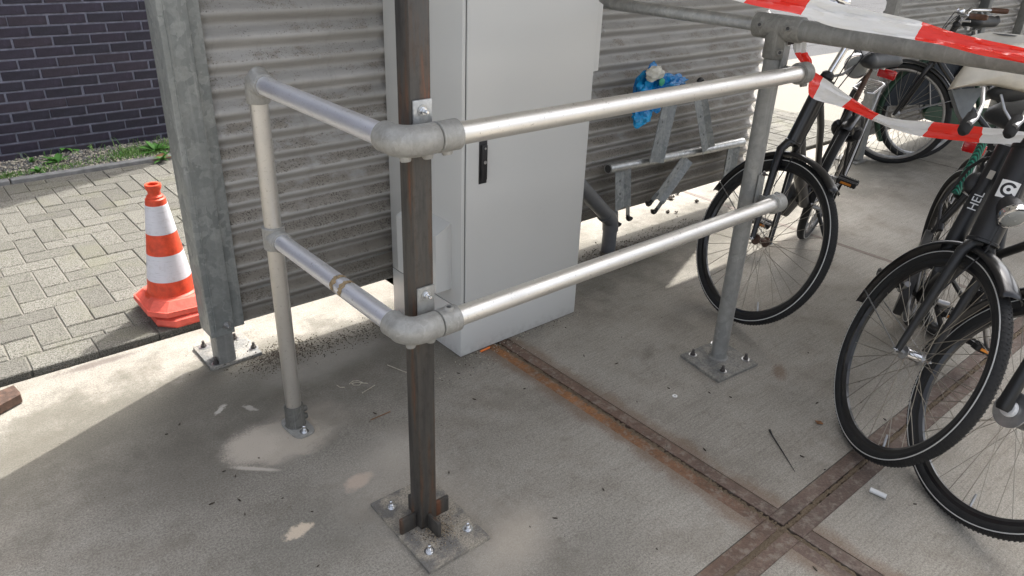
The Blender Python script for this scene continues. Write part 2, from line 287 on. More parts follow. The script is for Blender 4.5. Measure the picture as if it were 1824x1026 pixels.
# ------------------------------------------------------------------ mesh builder
def basis(d, up=V((0, 0, 1))):
    d = V(d).normalized()
    if abs(d.dot(up)) > .98: up = V((1, 0, 0))
    a = up.cross(d).normalized(); b = d.cross(a).normalized(); return a, b, d
class MB:
    def __init__(s): s.v = []; s.f = []; s.mi = []
    def add(s, vs, fs, mi=0):
        o = len(s.v); s.v += [V(x) for x in vs]; s.f += [tuple(i + o for i in f) for f in fs]; s.mi += [mi] * len(fs); return s
    def box(s, c, sz, ax=None, bev=0., mi=0):
        """c centre, sz full sizes, ax three axes"""
        X, Y, Zz = ax if ax else (V((1, 0, 0)), V((0, 1, 0)), V((0, 0, 1)))
        c = V(c); hx, hy, hz = (q / 2 for q in sz)
        if not bev:
            vs = [c + X * (hx * i) + Y * (hy * j) + Zz * (hz * k) for i in (-1, 1) for j in (-1, 1) for k in (-1, 1)]
            return s.add(vs, [(0, 1, 3, 2), (4, 6, 7, 5), (0, 4, 5, 1), (2, 3, 7, 6), (0, 2, 6, 4), (1, 5, 7, 3)], mi)
        bm = bmesh.new(); bmesh.ops.create_cube(bm, size=1)
        for v in bm.verts: v.co = V((v.co.x * sz[0], v.co.y * sz[1], v.co.z * sz[2]))
        bmesh.ops.bevel(bm, geom=list(bm.edges), offset=min(bev, min(sz) * .45), segments=2, affect='EDGES', profile=.5)
        bm.verts.index_update()
        vs = [c + X * v.co.x + Y * v.co.y + Zz * v.co.z for v in bm.verts]; fs = [tuple(v.index for v in f.verts) for f in bm.faces]; bm.free()
        return s.add(vs, fs, mi)
    def tube(s, pts, r, seg=14, caps=True, mi=0, flat=1.0, up=V((0, 0, 1))):
        pts = [V(p) for p in pts]; n = len(pts); rr = r if isinstance(r, (list, tuple)) else [r] * n
        tan = []
        for i in range(n):
            a = pts[max(i - 1, 0)]; b = pts[min(i + 1, n - 1)]; tan.append((b - a).normalized())
        a, b, _ = basis(tan[0], up); vs = []; fs = []
        for i in range(n):
            if i:
                q = tan[i - 1].rotation_difference(tan[i]); a = q @ a; b = q @ b
            for k in range(seg):
                t = 2 * pi * k / seg; vs.append(pts[i] + a * (cos(t) * rr[i]) + b * (sin(t) * rr[i] * flat))
        for i in range(n - 1):
            for k in range(seg):
                k2 = (k + 1) % seg; fs.append((i * seg + k, i * seg + k2, (i + 1) * seg + k2, (i + 1) * seg + k))
        if caps:
            fs.append(tuple(reversed(range(seg)))); fs.append(tuple((n - 1) * seg + k for k in range(seg)))
        return s.add(vs, fs, mi)
    def lathe(s, o, d, prof, seg=24, mi=0, closed=False):
        """prof: list of (radius, height along d)"""
        a, b, d = basis(d); o = V(o); vs = []; fs = []; n = len(prof)
        for r, h in prof:
            for k in range(seg):
                t = 2 * pi * k / seg; vs.append(o + d * h + a * (cos(t) * r) + b * (sin(t) * r))
        for i in range(n - 1 + (1 if closed else 0)):
            j = (i + 1) % n
            for k in range(seg):
                k2 = (k + 1) % seg; fs.append((i * seg + k, i * seg + k2, j * seg + k2, j * seg + k))
        if not closed:
            fs.append(tuple(reversed(range(seg)))); fs.append(tuple((n - 1) * seg + k for k in range(seg)))
        return s.add(vs, fs, mi)
    def sphere(s, c, r, ax=None, seg=14, ring=8, mi=0):
        rx, ry, rz = (r, r, r) if isinstance(r, (int, float)) else r
        X, Y, Zz = ax if ax else (V((1, 0, 0)), V((0, 1, 0)), V((0, 0, 1))); c = V(c); vs = []; fs = []
        for i in range(1, ring):
            p = pi * i / ring
            for k in range(seg):
                t = 2 * pi * k / seg; vs.append(c + X * (rx * sin(p) * cos(t)) + Y * (ry * sin(p) * sin(t)) + Zz * (rz * cos(p)))
        vs += [c + Zz * rz, c - Zz * rz]; T = len(vs) - 2; B = T + 1
        for i in range(ring - 2):
            for k in range(seg):
                k2 = (k + 1) % seg; fs.append((i * seg + k, (i + 1) * seg + k, (i + 1) * seg + k2, i * seg + k2))
        for k in range(seg):
            k2 = (k + 1) % seg; fs.append((T, k, k2)); fs.append((B, (ring - 2) * seg + k2, (ring - 2) * seg + k))
        return s.add(vs, fs, mi)
    def prism(s, poly, d, mi=0):
        n = len(poly); p = [V(q) for q in poly]; d = V(d)
        return s.add(p + [q + d for q in p], [tuple(range(n)), tuple(reversed(range(n, 2 * n)))] + [(i, i + n, (i + 1) % n + n, (i + 1) % n) for i in range(n)], mi)
    def strip(s, A, B, mi=0):
        n = len(A); vs = [V(x) for x in A] + [V(x) for x in B]
        return s.add(vs, [(i, i + 1, n + i + 1, n + i) for i in range(n - 1)], mi)
    def build(s, name, mat, parent=None, smooth=True, kind=None, angle=35, label=None):
        root = V((0, 0, 0)); q = parent
        while q is not None: root = root + q.location; q = q.parent
        me = bpy.data.meshes.new(name); o = bpy.data.objects.new(name, me); COL.objects.link(o)
        if parent is None and s.v:
            mn = V([min(v[i] for v in s.v) for i in range(3)]); mx = V([max(v[i] for v in s.v) for i in range(3)])
            base = V(((mn.x + mx.x) / 2, (mn.y + mx.y) / 2, mn.z)); o.location = base; root = base
        me.from_pydata([v - root for v in s.v], [], s.f)
        for m in (mat if isinstance(mat, (list, tuple)) else [mat]): me.materials.append(M[m])
        if any(s.mi): me.polygons.foreach_set('material_index', s.mi)
        bm = bmesh.new(); bm.from_mesh(me); bmesh.ops.recalc_face_normals(bm, faces=bm.faces); bm.to_mesh(me); bm.free()
        if smooth: me.shade_smooth() if hasattr(me, 'shade_smooth') else None; me.set_sharp_from_angle(angle=radians(angle))
        else: me.shade_flat()
        if parent is not None: o.parent = parent
        if kind: o['kind'] = kind
        if label: o['label'] = label
        return o
def tag(o, label, cat, group=None, kind=None):
    o['label'] = label; o['category'] = cat
    if group: o['group'] = group
    if kind: o['kind'] = kind
    return o
def thing(name, loc, label, cat, group=None):
    o = bpy.data.objects.new(name, None); COL.objects.link(o); o.location = V(loc); o.empty_display_size = .1
    return tag(o, label, cat, group)
def struct(o): o['kind'] = 'structure'; return o

# ================================================================== GROUND
PAVE_Y = 2.722
def slab(x0, x1, y0, y1, name='concrete_floor_slab'):
    b = MB(); b.box(((x0 + x1) / 2, (y0 + y1) / 2, -.08), (x1 - x0, y1 - y0, .16)); return struct(b.build(name, 'concrete', smooth=False))
JX, JY = 1.635, .665
slab(-14, JX - .054, JY + .054, PAVE_Y); slab(-14, JX - .054, -14, JY - .054)
slab(JX + .054, 3.735, JY + .054, PAVE_Y); slab(JX + .054, 3.735, -14, JY - .054)
slab(3.765, 5.826, JY + .006, PAVE_Y); slab(3.765, 5.826, -14, JY - .006)
slab(5.838, 16, JY + .006, PAVE_Y); slab(5.838, 16, -14, JY - .006)
b = MB(); b.box((0, 10, -.30), (140, 140, .1)); struct(b.build('ground', 'joint_sand', smooth=False))
b = MB(); b.box((3.75, -5.64, -.003), (.03, 16.72, .008)); struct(b.build('joint_filler', 'brown_joint', smooth=False))
# the rusty steel edging of the cross joint: two flat strips and a dirty groove between them
def edging(x0, x1, y0, y1):
    b = MB(); b.box(((x0 + x1) / 2, (y0 + y1) / 2, -.03), (x1 - x0, y1 - y0, .056), bev=.0015); return struct(b.build('steel_joint_edging', 'rusty_edging', smooth=False))
g = .009; w = .053
edging(JX - w, JX - g, JY + w, 1.94); edging(JX + g, JX + w, JY + w, 1.94)
edging(JX - w, JX - g, -3, JY - w); edging(JX + g, JX + w, -3, JY - w)
edging(-3, JX - g, JY + g, JY + w - .0005); edging(-3, JX - g, JY - w + .0005, JY - g)
edging(JX + g, 3.72, JY + g, JY + w - .0005); edging(JX + g, 3.72, JY - w + .0005, JY - g)
# crumbly dirt in the groove, as uneven ribbons of real relief
def crumbs(p0, p1, wd, n, h, name='joint_dirt'):
    b = MB(); p0 = V(p0); p1 = V(p1); d = (p1 - p0); L = d.length; d.normalize(); s = V((-d.y, d.x, 0)); k = 5
    rows = []
    for i in range(n + 1):
        c = p0 + d * (L * i / n); hw = wd * (1 + random.uniform(-.35, .5)); off = random.uniform(-.4, .4) * wd
        rows.append([c + s * (off + hw * (j / (k - 1) * 2 - 1)) + V((0, 0, -.006 + (h * random.uniform(.2, 1.3) if 0 < j < k - 1 else 0))) for j in range(k)])
    vs = [v for r in rows for v in r]; fs = [(i * k + j, i * k + j + 1, (i + 1) * k + j + 1, (i + 1) * k + j) for i in range(n) for j in range(k - 1)]
    b.add(vs, fs); o = b.build(name, 'joint_dirt', smooth=False); o['kind'] = 'structure'; return o
crumbs((JX - .004, -3, 0), (JX - .004, JY, 0), .011, 500, .004); crumbs((JX - .010, JY, 0), (JX - .010, 1.93, 0), .014, 420, .0045)
crumbs((-2.5, JY, 0), (JX, JY, 0), .013, 420, .004); crumbs((JX, JY, 0), (3.72, JY, 0), .008, 300, .003)

# herringbone pavers -------------------------------------------------------------
U = .105; GX, GY = .242, 2.900
b = MB(); b.box((6, 3.935, -.002), (34, 2.36, .032)); struct(b.build('paver_bed', 'joint_sand', smooth=False))
def paver_mesh(mb, x0, x1, y0, y1, z, tx=0, ty=0, mi=0):
    g = .0022; c = .0035; zt = .020 + z
    x0 += g; x1 -= g; y0 += g; y1 -= g
    if x1 - x0 < .02 or y1 - y0 < .02: return
    cx, cy = (x0 + x1) / 2, (y0 + y1) / 2
    zz = lambda x, y: zt + tx * (x - cx) + ty * (y - cy)
    O = [(x0, y0), (x1, y0), (x1, y1), (x0, y1)]; I = [(x0 + c, y0 + c), (x1 - c, y0 + c), (x1 - c, y1 - c), (x0 + c, y1 - c)]
    vs = [(x, y, -.03) for x, y in O] + [(x, y, zz(x, y) - .004) for x, y in O] + [(x, y, zz(x, y)) for x, y in I]
    fs = [(i, (i + 1) % 4, (i + 1) % 4 + 4, i + 4) for i in range(4)] + [(i + 4, (i + 1) % 4 + 4, (i + 1) % 4 + 8, i + 8) for i in range(4)] + [(8, 9, 10, 11), (3, 2, 1, 0)]
    mb.add(vs, fs, mi)
stones = []
YA, YB = 2.862, 4.975
for j in range(-2, 22):
    for i in range(-12, 58):
        m = (i - j) % 4; x = GX + i * U; y = GY + j * U
        if m == 0: r = (x, x + U, y, y + 2 * U)
        elif m == 1: r = (x, x + 2 * U, y, y + U)
        else: continue
        r = (r[0], r[1], max(r[2], YA), min(r[3], YB))
        if r[3] - r[2] > .03: stones.append(r)
for k in range(-6, 30):
    x = .186 + k * .2135; stones.append((x, x + .2135, 2.742, YA))
paving = struct(bpy.data.objects.new('block_paving', None)); COL.objects.link(paving); paving.location = (1, 3.9, 0)
vis = lambda r: (r[0] > -.12 and r[1] < 1.95)
near = sorted([r for r in stones if vis(r)], key=lambda r: (r[2] + r[3]) + .2 * abs((r[0] + r[1]) / 2 - .6))[:290]; ns = set(near)
for r in near:
    b = MB(); paver_mesh(b, *r, random.uniform(-.0016, .0016), random.uniform(-.010, .010), random.uniform(-.010, .010))
    b.build('paving_block', 'paver_stone_' + random.choice('aabbc'), paving, smooth=False)
b = MB()
for r in stones:
    if r not in ns: paver_mesh(b, *r, random.uniform(-.002, .002), mi=random.choice((0, 1, 2)))
o = b.build('paving_blocks', ['paver_stone_a', 'paver_stone_b', 'paver_stone_c'], paving, smooth=False); o['kind'] = 'stuff'
# plain pavement further off, in big slabs
b = MB()
for i in range(0, 14):
    for j in range(0, 12):
        x0 = 6.35 + i * 2.2; y0 = PAVE_Y + .03 + j * 1.45
        b.box((x0 + 1.1, y0 + .725, -.03 ), (2.185, 1.438, .085))
o = struct(b.build('pavement', 'far_paving', smooth=False))
b = MB(); b.box((6.2, 11.9, -.05), (7.1, 12.9, .11)); b.box((-20, 12, -.06), (20, 40, .1)); struct(b.build('road', 'far_paving', smooth=False))
# edging kerb and gravel strip by the brick wall
kerb = MB()
for k in range(-4, 3):
    kerb.box((1.0 + k * 1.0, 5.02, -.01), (.992, .055, .10), bev=.006)
o = struct(kerb.build('kerb', 'kerb_stone', smooth=False))
b = MB(); n = 60
rows = [[V((-2.6 + 5.4 * i / n, 5.05 + .44 * j / 8, .018 + random.uniform(0, .012))) for j in range(9)] for i in range(n + 1)]
b.add([v for r in rows for v in r], [(i * 9 + j, i * 9 + j + 1, (i + 1) * 9 + j + 1, (i + 1) * 9 + j) for i in range(n) for j in range(8)])
struct(b.build('gravel_strip', 'gravel_bed', smooth=True))
def pebble(mb, c, r, mi=0):
    vs = []; 
    for dx, dy, dz in ((1, 0, 0), (0, 1, 0), (-1, 0, 0), (0, -1, 0), (0, 0, 1), (0, 0, -1)):
        q = r * random.uniform(.6, 1.2); vs.append((c[0] + dx * q, c[1] + dy * q, c[2] + dz * q * .7))
    mb.add(vs, [(0, 1, 4), (1, 2, 4), (2, 3, 4), (3, 0, 4), (1, 0, 5), (2, 1, 5), (3, 2, 5), (0, 3, 5)], mi)
b = MB()
for _ in range(3800): pebble(b, (random.uniform(.1, 1.9), random.uniform(5.055, 5.46), .026 + random.uniform(0, .008)), random.uniform(.004, .011), random.choice((0, 0, 1, 2)))
o = b.build('gravel', ['debris_pale', 'kerb_stone', 'paver_stone_b'], smooth=False); tag(o, 'loose pale gravel in the strip between brick wall and kerb', 'gravel', kind='stuff')

# ================================================================== BRICK BUILDING
BY = 5.48
bw = thing('brick_building', (1.0, BY + .5, 0), 'building with a wall of blue-black bricks and grey mortar behind the weedy gravel strip', 'building')
b = MB(); b.box((-3.65, BY + 3.015, 2.6), (12.7, 6.0, 5.2)); b.build('mortar_wall', 'grey_mortar', bw, smooth=False)
BP = .2135; BH = .0625; X0 = .536
proto = {}
def brick_obj(x, z, L, parent, seedm):
    key = (round(L, 3), seedm % 4)
    if key not in proto:
        me = bpy.data.meshes.new('brick'); mb = MB(); h = .0505
        c = .003; j = lambda: random.uniform(-.0012, .0012)
        O = [(-L / 2, -h / 2), (L / 2, -h / 2), (L / 2, h / 2), (-L / 2, h / 2)]
        vs = [(a, .012, q) for a, q in O] + [(a + j(), -.004, q + j()) for a, q in O] + [(a * (1 - 2 * c / L), -.0075 + j(), q * (1 - 2 * c / h)) for a, q in O]
        fs = [(i, (i + 1) % 4, (i + 1) % 4 + 4, i + 4) for i in range(4)] + [(i + 4, (i + 1) % 4 + 4, (i + 1) % 4 + 8, i + 8) for i in range(4)] + [(8, 9, 10, 11)]
        me.from_pydata(vs, [], fs); me.materials.append(M['blue_black_brick_' + 'abca'[seedm % 4]])
        bm = bmesh.new(); bm.from_mesh(me); bmesh.ops.recalc_face_normals(bm, faces=bm.faces)
        if sum(f.normal.y * f.calc_area() for f in bm.faces) > 0: bmesh.ops.reverse_faces(bm, faces=bm.faces)
        bm.to_mesh(me); bm.free(); proto[key] = me
    o = bpy.data.objects.new('brick', proto[key]); COL.objects.link(o); o.parent = parent
    o.location = V((x, BY + .015 + random.uniform(-.0015, .001), z)) - parent.location; o.rotation_euler = (0, random.uniform(-.004, .004), 0)
rest = MB()
for r in range(0, 80):
    z = .004 + BH * r + .025
    for k in range(-30, 11):
        x = X0 + k * BP + (BP / 2 if r % 2 else 0); 
        if r % 2 == 0: pass
        if x > 2.62: continue
        if -.05 < x < 2.1 and r < 26 and not (x > 1.75 and r > 17): brick_obj(x + random.uniform(-.003, .003), z, BP - .0115, bw, random.randrange(4))
        else:
            L = BP - .0115; rest.box((x, BY + .013, z), (L, .016, .0505), mi=random.choice((0, 1, 2)))
o = rest.build('bricks', ['blue_black_brick_a', 'blue_black_brick_b', 'blue_black_brick_c'], bw, smooth=False); o['kind'] = 'stuff'

# far building seen as a sliver above the pipe
fb = thing('far_building', (26, 26, 0), 'distant low building with dark vertical panels beyond the bright pavement', 'building')
b = MB(); b.box((26, 28, 3), (40, 4, 6)); b.build('wall', 'far_panel', fb, smooth=False)
for k in range(36):
    b = MB(); b.box((7 + k * 1.1, 25.93, 2.6), (.16, .12, 5.2)); b.build('panel_rib', 'grey_post_paint', fb, smooth=False)
for k in range(8):
    f_ = MB().box((9 + k * 4.6, 25.96, 1.9), (2.0, .07, 1.5)).build('window', 'grey_post_paint', fb, smooth=False)
    MB().box((9 + k * 4.6, 25.91, 1.9), (1.8, .04, 1.3)).build('pane', 'window_glass', f_, smooth=False)

# ================================================================== CORRUGATED WALLS
YW = 2.414; PITCH = .076; AMP = .0175; ZR = .298
def sheet(x0, x1, z0, z1, ragged=False):
    mb = MB(); nz = int((z1 - z0) / PITCH * 14); xs = [x0 + (x1 - x0) * i / 24 for i in range(25)]
    rng = random.Random(3); vs = []; 
    for k in range(nz + 1):
        z = z0 + (z1 - z0) * k / nz
        for i, x in enumerate(xs):
            y = YW - AMP * cos(2 * pi * (z - ZR) / PITCH) + .002 * sin(x * 3.1 + z) + .0012 * sin(x * 9 + z * 5)
            vs.append((x, y, z))
    n = len(xs); fs = [(k * n + i, k * n + i + 1, (k + 1) * n + i + 1, (k + 1) * n + i) for k in range(nz) for i in range(n - 1)]
    mb.add(vs, fs); return mb
def solid(o, t):
    m = o.modifiers.new('sheet_thickness', 'SOLIDIFY'); m.thickness = t; m.offset = 0
wall1 = thing('corrugated_wall', (2.4, YW, .15), 'long weathered grey corrugated metal wall behind the grey cabinet and bicycle rack', 'wall')
o = sheet(.80, 2.30, .155, 2.2).build('corrugated_sheet', 'corrugated_sheet', wall1, angle=80); solid(o, .0012)
o = sheet(2.285, 3.97, .152, 2.2).build('corrugated_sheet', 'corrugated_sheet', wall1, angle=80); solid(o, .0012); 
for v in o.data.vertices: v.co.y -= .0022
MB().box((2.4, YW + .03, .27), (3.0, .03, .05)).build('rail', 'galvanised_weathered', wall1, smooth=False)
MB().box((2.4, YW + .03, 2.12), (3.0, .03, .05)).build('rail', 'galvanised_weathered', wall1, smooth=False)
def bolt(parent, c, mat='dark_bolt', sc=1.0, washer='dark_bolt', d=V((0, 0, 1)), name='bolt', label=None):
    a = MB(); c = V(c); d = V(d).normalized()
    a.lathe(c, d, [(.0085 * sc, .002 * sc), (.0085 * sc, .010 * sc)], seg=6); a.lathe(c, d, [(.0048 * sc, .010 * sc), (.0048 * sc, .021 * sc), (.0035 * sc, .023 * sc)], seg=10)
    a.lathe(c, d, [(.0095 * sc, .0015 * sc), (.0095 * sc, .0035 * sc)], seg=14)
    o = a.build(name, mat, parent, angle=30, label=label)
    MB().lathe(c, d, [(.0145 * sc, 0), (.0145 * sc, .0018 * sc)], seg=20).build('washer', washer, o, angle=30); return o
def crumble(c, rx, ry, n, r0, r1, mats=('debris_dark', 'debris_pale', 'joint_dirt')):
    pass
for xx in (1.2, 1.9, 2.6, 3.3, 3.9):
    for zz in (ZR + PITCH * 2, ZR + PITCH * 10):
        MB().lathe((xx, YW - AMP - .001, zz), (0, -1, 0), [(.008, 0), (.008, .001), (.005, .0015), (.005, .005)], seg=8).build('screw', 'dull_alloy', wall1)
# left post of the wall
wp = thing('wall_post', (.745, 2.42, 0), 'galvanised steel channel post with spangled zinc at the left end of the corrugated wall', 'post')
b = MB(); x0, x1, y0, y1 = .694, .780, 2.372, 2.478
out_ = [(x0, y1), (x0, y0), (x1, y0), (x1, y0 + .012), (x0 + .006, y0 + .012), (x0 + .006, y1)]
b.box(((x0 + x1) / 2, (y0 + y1) / 2, 1.18), (x1 - x0, y1 - y0, 2.08), bev=.004)
b.build('channel', 'galvanised_spangle', wp)
b = MB(); b.box((.801, 2.392, 1.19), (.0415, .007, 2.08), bev=.002); b.build('flange', 'galvanised_spangle', wp)
b = MB(); b.box((.7135, 2.3705, 1.18), (.0035, .004, 2.07)); b.build('seam_lip', 'galvanised_spangle', wp, smooth=False)
b = MB(); b.box((.748, 2.435, .11), (.062, .07, .20), bev=.004); b.build('inner_post', 'galvanised_weathered', wp)
b = MB(); b.box((.778, 2.487, .006), (.19, .19, .012), bev=.002); pl = b.build('base_plate', 'old_steel_plate', wp)
for q in ((363, 618), (385, 648), (452, 620)): bolt(wp, Z(*q, .012), 'dark_bolt', 1.15, 'dull_alloy')
bolt(wp, (.83, 2.545, .012), 'dark_bolt', 1.1, 'dull_alloy')
bolt(wp, Yp(404, 579, 2.371), 'dull_alloy', 1.0, 'dull_alloy', d=(0, -1, 0), label='round-headed bolt through the sleeve')
# second wall beyond the opening
wall2 = thing('corrugated_wall', (9, YW, .15), 'shaded corrugated metal wall beyond the opening, behind the parked bicycles', 'wall')
o = sheet(5.38, 8.2, .152, 2.2).build('corrugated_sheet', 'corrugated_sheet', wall2, angle=80); solid(o, .0012)
o = sheet(8.19, 12.5, .152, 2.2).build('corrugated_sheet', 'corrugated_sheet', wall2, angle=80); solid(o, .0012)
for i, xx in enumerate((5.36, 7.0, 7.96)):
    p = thing('wall_post', (xx, 2.36, 0), ('grey steel post at the edge of the opening in the far corrugated wall', 'dark grey upright post against the far wall behind the brown handlebar', 'grey upright post against the far wall at the right edge of the picture')[i], 'post', 'posts of the far corrugated wall')
    MB().box((xx, 2.36, 1.1), (.08, .07, 2.16), bev=.004).build('upright', 'grey_post_paint' if i == 1 else 'galvanised_weathered', p)
    MB().box((xx, 2.40, .006), (.18, .18, .012), bev=.002).build('base_plate', 'old_steel_plate', p)
# shelter roof (casts the shade over the floor)
rf = thing('shelter_roof', (6, 1.0, 2.2), 'flat metal roof of the bicycle shelter above the corrugated walls', 'roof')
b = MB()
b.box((5.85, 1.59, 2.30), (10.3, 1.68, .05)); b.build('roof_deck', 'roof_sheet', rf, smooth=False)
for xx in (.76, 4.0, 6.2, 8.4, 10.9): MB().box((xx, 1.59, 2.235), (.07, 1.66, .075)).build('beam', 'galvanised_weathered', rf, smooth=False)
MB().box((5.85, 2.40, 2.235), (10.2, .05, .07)).build('gutter_beam', 'galvanised_weathered', rf, smooth=False)
for xx in (8.4, 10.9):
    p = thing('roof_post', (xx, .79, 0), ('nearer' if xx < 9 else 'farther') + ' galvanised post carrying the front edge of the shelter roof', 'post', 'front posts of the shelter roof')
    MB().box((xx, .79, 1.1), (.08, .08, 2.2), bev=.004).build('upright', 'galvanised_weathered', p)

# ================================================================== TRAFFIC CONE
cc = V((.765, 2.905, .02)); lean = V((.002, 0, 1)).normalized()
def octa(c, hx, hy, ch, z, tilt=0):
    pts = [(-hx + ch, -hy), (hx - ch, -hy), (hx, -hy + ch), (hx, hy - ch), (hx - ch, hy), (-hx + ch, hy), (-hx, hy - ch), (-hx, -hy + ch)]
    return [V((c.x + a, c.y + q, z + a * tilt)) for a, q in pts]
def loft(mb, rings, mi=0, cap=True):
    n = len(rings[0]); vs = [v for r in rings for v in r]; fs = [(i * n + k, i * n + (k + 1) % n, (i + 1) * n + (k + 1) % n, (i + 1) * n + k) for i in range(len(rings) - 1) for k in range(n)]
    if cap: fs += [tuple(reversed(range(n))), tuple((len(rings) - 1) * n + k for k in range(n))]
    mb.add(vs, fs, mi); return mb
cone2 = thing('traffic_cone', cc, 'lower red cone base squashed under the stacked traffic cone', 'traffic cone')
b = MB(); c0 = V((.778, 2.893, 0)); 
loft(b, [octa(c0, .150, .150, .055, .021), octa(c0, .154, .154, .057, .030), octa(c0, .150, .150, .055, .050), octa(c0, .13, .13, .05, .060)]); b.build('base', 'cone_base_red', cone2, angle=20)
cone = thing('traffic_cone', cc + V((0, 0, .05)), 'red and white traffic cone standing on block paving beside the wall post', 'traffic cone')
c1 = V((.748, 2.90, 0)); tl = -.05
b = MB(); loft(b, [octa(c1, .140, .140, .052, .058, tl), octa(c1, .146, .146, .054, .064, tl), octa(c1, .143, .143, .053, .082, tl)]); b.build('base', 'cone_base_red', cone, angle=20)
b = MB(); loft(b, [octa(c1, .137, .137, .050, .0825, tl), octa(c1, .110, .110, .044, .112, tl), octa(c1, .104, .104, .042, .113, tl)]); b.build('raised_skirt', 'cone_base_red', cone, angle=20)
# four raised facets on the skirt
o0 = V((.729, 2.90, .110))
LC = .390
R0_, R1_ = .090, .036
rad = lambda t: R0_ + (R1_ - R0_) * t
def ringpart(name, t0, t1, mat, extra=0.):
    prof = [(rad(t0) + extra, t0 * LC), (rad(t1) + extra, t1 * LC)]
    MB().lathe(o0, lean, [(prof[0][0] - .0015, prof[0][1])] + prof + [(prof[1][0] - .0015, prof[1][1])], seg=48).build(name, mat, cone, angle=50)
MB().lathe(o0, lean, [(R0_ + .012, -.004), (R0_ + .010, .004), (R0_, .010), (rad(1), LC), (.030, LC + .004), (.030, LC + .010), (.0235, LC + .016), (.0225, LC + .028), (.028, LC + .040), (.030, LC + .052), (.028, LC + .056), (.019, LC + .056), (.018, LC + .015)], seg=48).build('body', 'cone_orange', cone, angle=40)
ringpart('white_band', .177, .446, 'cone_white_sleeve', .0012); ringpart('white_band', .660, .945, 'cone_white_sleeve', .0012)
MB().lathe(o0 + lean * (LC + .016), lean, [(.0178, 0), (.0178, .0019)], seg=24).build('hole', 'black_rubber', cone)

# ================================================================== CABINET
CX0, CX1, CY0, CY1 = 1.453, 2.056, 1.930, 2.395
cab = thing('utility_cabinet', ((CX0 + CX1) / 2, (CY0 + CY1) / 2, 0), 'tall light grey steel utility cabinet with black swing handle standing against the corrugated wall', 'cabinet')
def bx(name, x0, x1, y0, y1, z0, z1, mat='cabinet_paint', bev=.003, parent=cab, label=None):
    return MB().box(((x0 + x1) / 2, (y0 + y1) / 2, (z0 + z1) / 2), (x1 - x0, y1 - y0, z1 - z0), bev=bev).build(name, mat, parent, label=label)
bx('plinth', CX0 - .001, CX1 + .001, CY0 - .001, CY1, 0.002, .2015)
bx('body', CX0, CX1, CY0, CY1, .2035, 1.62)
bx('seam', CX0 + .002, CX1 - .002, CY0 + .002, CY1 - .002, .196, .208, 'cabinet_seam', 0)
bx('door_gap', 1.4655, 2.0355, CY0 - .0008, CY0 + .01, .228, 1.56, 'cabinet_seam', 0)
dr = bx('door', 1.4685, 2.0325, CY0 - .008, CY0 + .01, .2312, 1.557, bev=.002)
bx('roof_cap', CX0 - .03, CX1 + .03, CY0 - .04, CY1, 1.62, 1.65)
bx('handle_plate', 1.519, 1.5525, CY0 - .0115, CY0 - .0085, .677, .826, 'black_plastic', .001, dr)
bx('handle', 1.524, 1.5475, CY0 - .022, CY0 - .0120, .690, .815, 'black_plastic', .004, dr)
MB().lathe((1.5357, CY0 - .0225, .755), (0, -1, 0), [(.006, 0), (.006, .0015)], seg=16).build('keyhole', 'dull_alloy', dr)
MB().lathe((1.5357, CY0 - .0225, .803), (0, -1, 0), [(.004, 0), (.004, .0015)], seg=16).build('screw', 'dull_alloy', dr)
# hood on the left side: sloping top
pr_ = [(CX0 + .001, 0, .528), (1.385, 0, .492), (1.385, 0, .268), (CX0 + .001, 0, .268)]
b = MB(); b.prism([(a, 1.990, z) for a, _, z in pr_], (0, .253, 0)); b.build('side_hood', 'cabinet_paint', cab, smooth=False)
# stepped cover on the right side
b = MB(); b.prism([(CX1, 1.938, 1.25), (CX1 + .030, 1.938, 1.235), (CX1 + .032, 1.938, 1.005), (CX1 + .001, 1.938, 1.003)], (0, .40, 0)); b.build('side_cover', 'cabinet_paint', cab, smooth=False)

# ================================================================== HANDRAIL
HX, HY, HT, HB = .777, 1.227, 1.095, .662; PY = 1.917; RP = .0242; RS = .0305
rail = thing('handrail', (HX, HY + .3, 0), 'low L-shaped aluminium guard rail with two bars round the front of the grey cabinet', 'handrail')
MB().tube([(HX, PY, .03), (HX, PY, .63)], RP, 28).build('post', 'aluminium_post', rail)
MB().tube([(HX, PY, .694), (HX, PY, 1.06)], RP, 28).build('post', 'aluminium_post', rail)
XE_T, XE_B = 2.262, 2.262
MB().tube([(HX, PY - .02, HT), (HX, HY + .04, HT)], RP, 28).build('top_bar', 'aluminium_skylit', rail, label='short top bar, scratched, with blue skylight painted into its colour')
MB().tube([(HX + .04, HY, HT), (XE_T, HY, HT)], RP, 28).build('top_bar', 'aluminium_rail', rail, label='long top bar in front of the cabinet')
lb = MB().tube([(HX, PY - .02, HB), (HX, HY + .04, HB)], RP, 28).build('lower_bar', 'aluminium_skylit', rail, label='short lower bar with two patches of old glue')
MB().tube([(HX + .04, HY, HB), (XE_B, HY, HB)], RP, 28).build('lower_bar', 'aluminium_rail', rail, label='long lower bar in front of the cabinet')
for yy in (1.533, 1.495):       # torn patches stuck on the short lower bar
    b = MB(); n = 18; A = []; B_ = []
    for k in range(n + 1):
        t = radians(-20 + 190 * k / n); A.append((HX - cos(t) * (RP + .0008), yy + random.uniform(.004, .013), HB + sin(t) * (RP + .0008))); B_.append((HX - cos(t) * (RP + .0008), yy - random.uniform(.004, .013), HB + sin(t) * (RP + .0008)))
    b.strip(A, B_); o = b.build('glue_residue', 'tape_residue', lb)
MB().tube([(HX, 1.543, HB), (HX, 1.5418, HB)], RP + .0006, 28).build('score_line', 'cabinet_seam', lb)
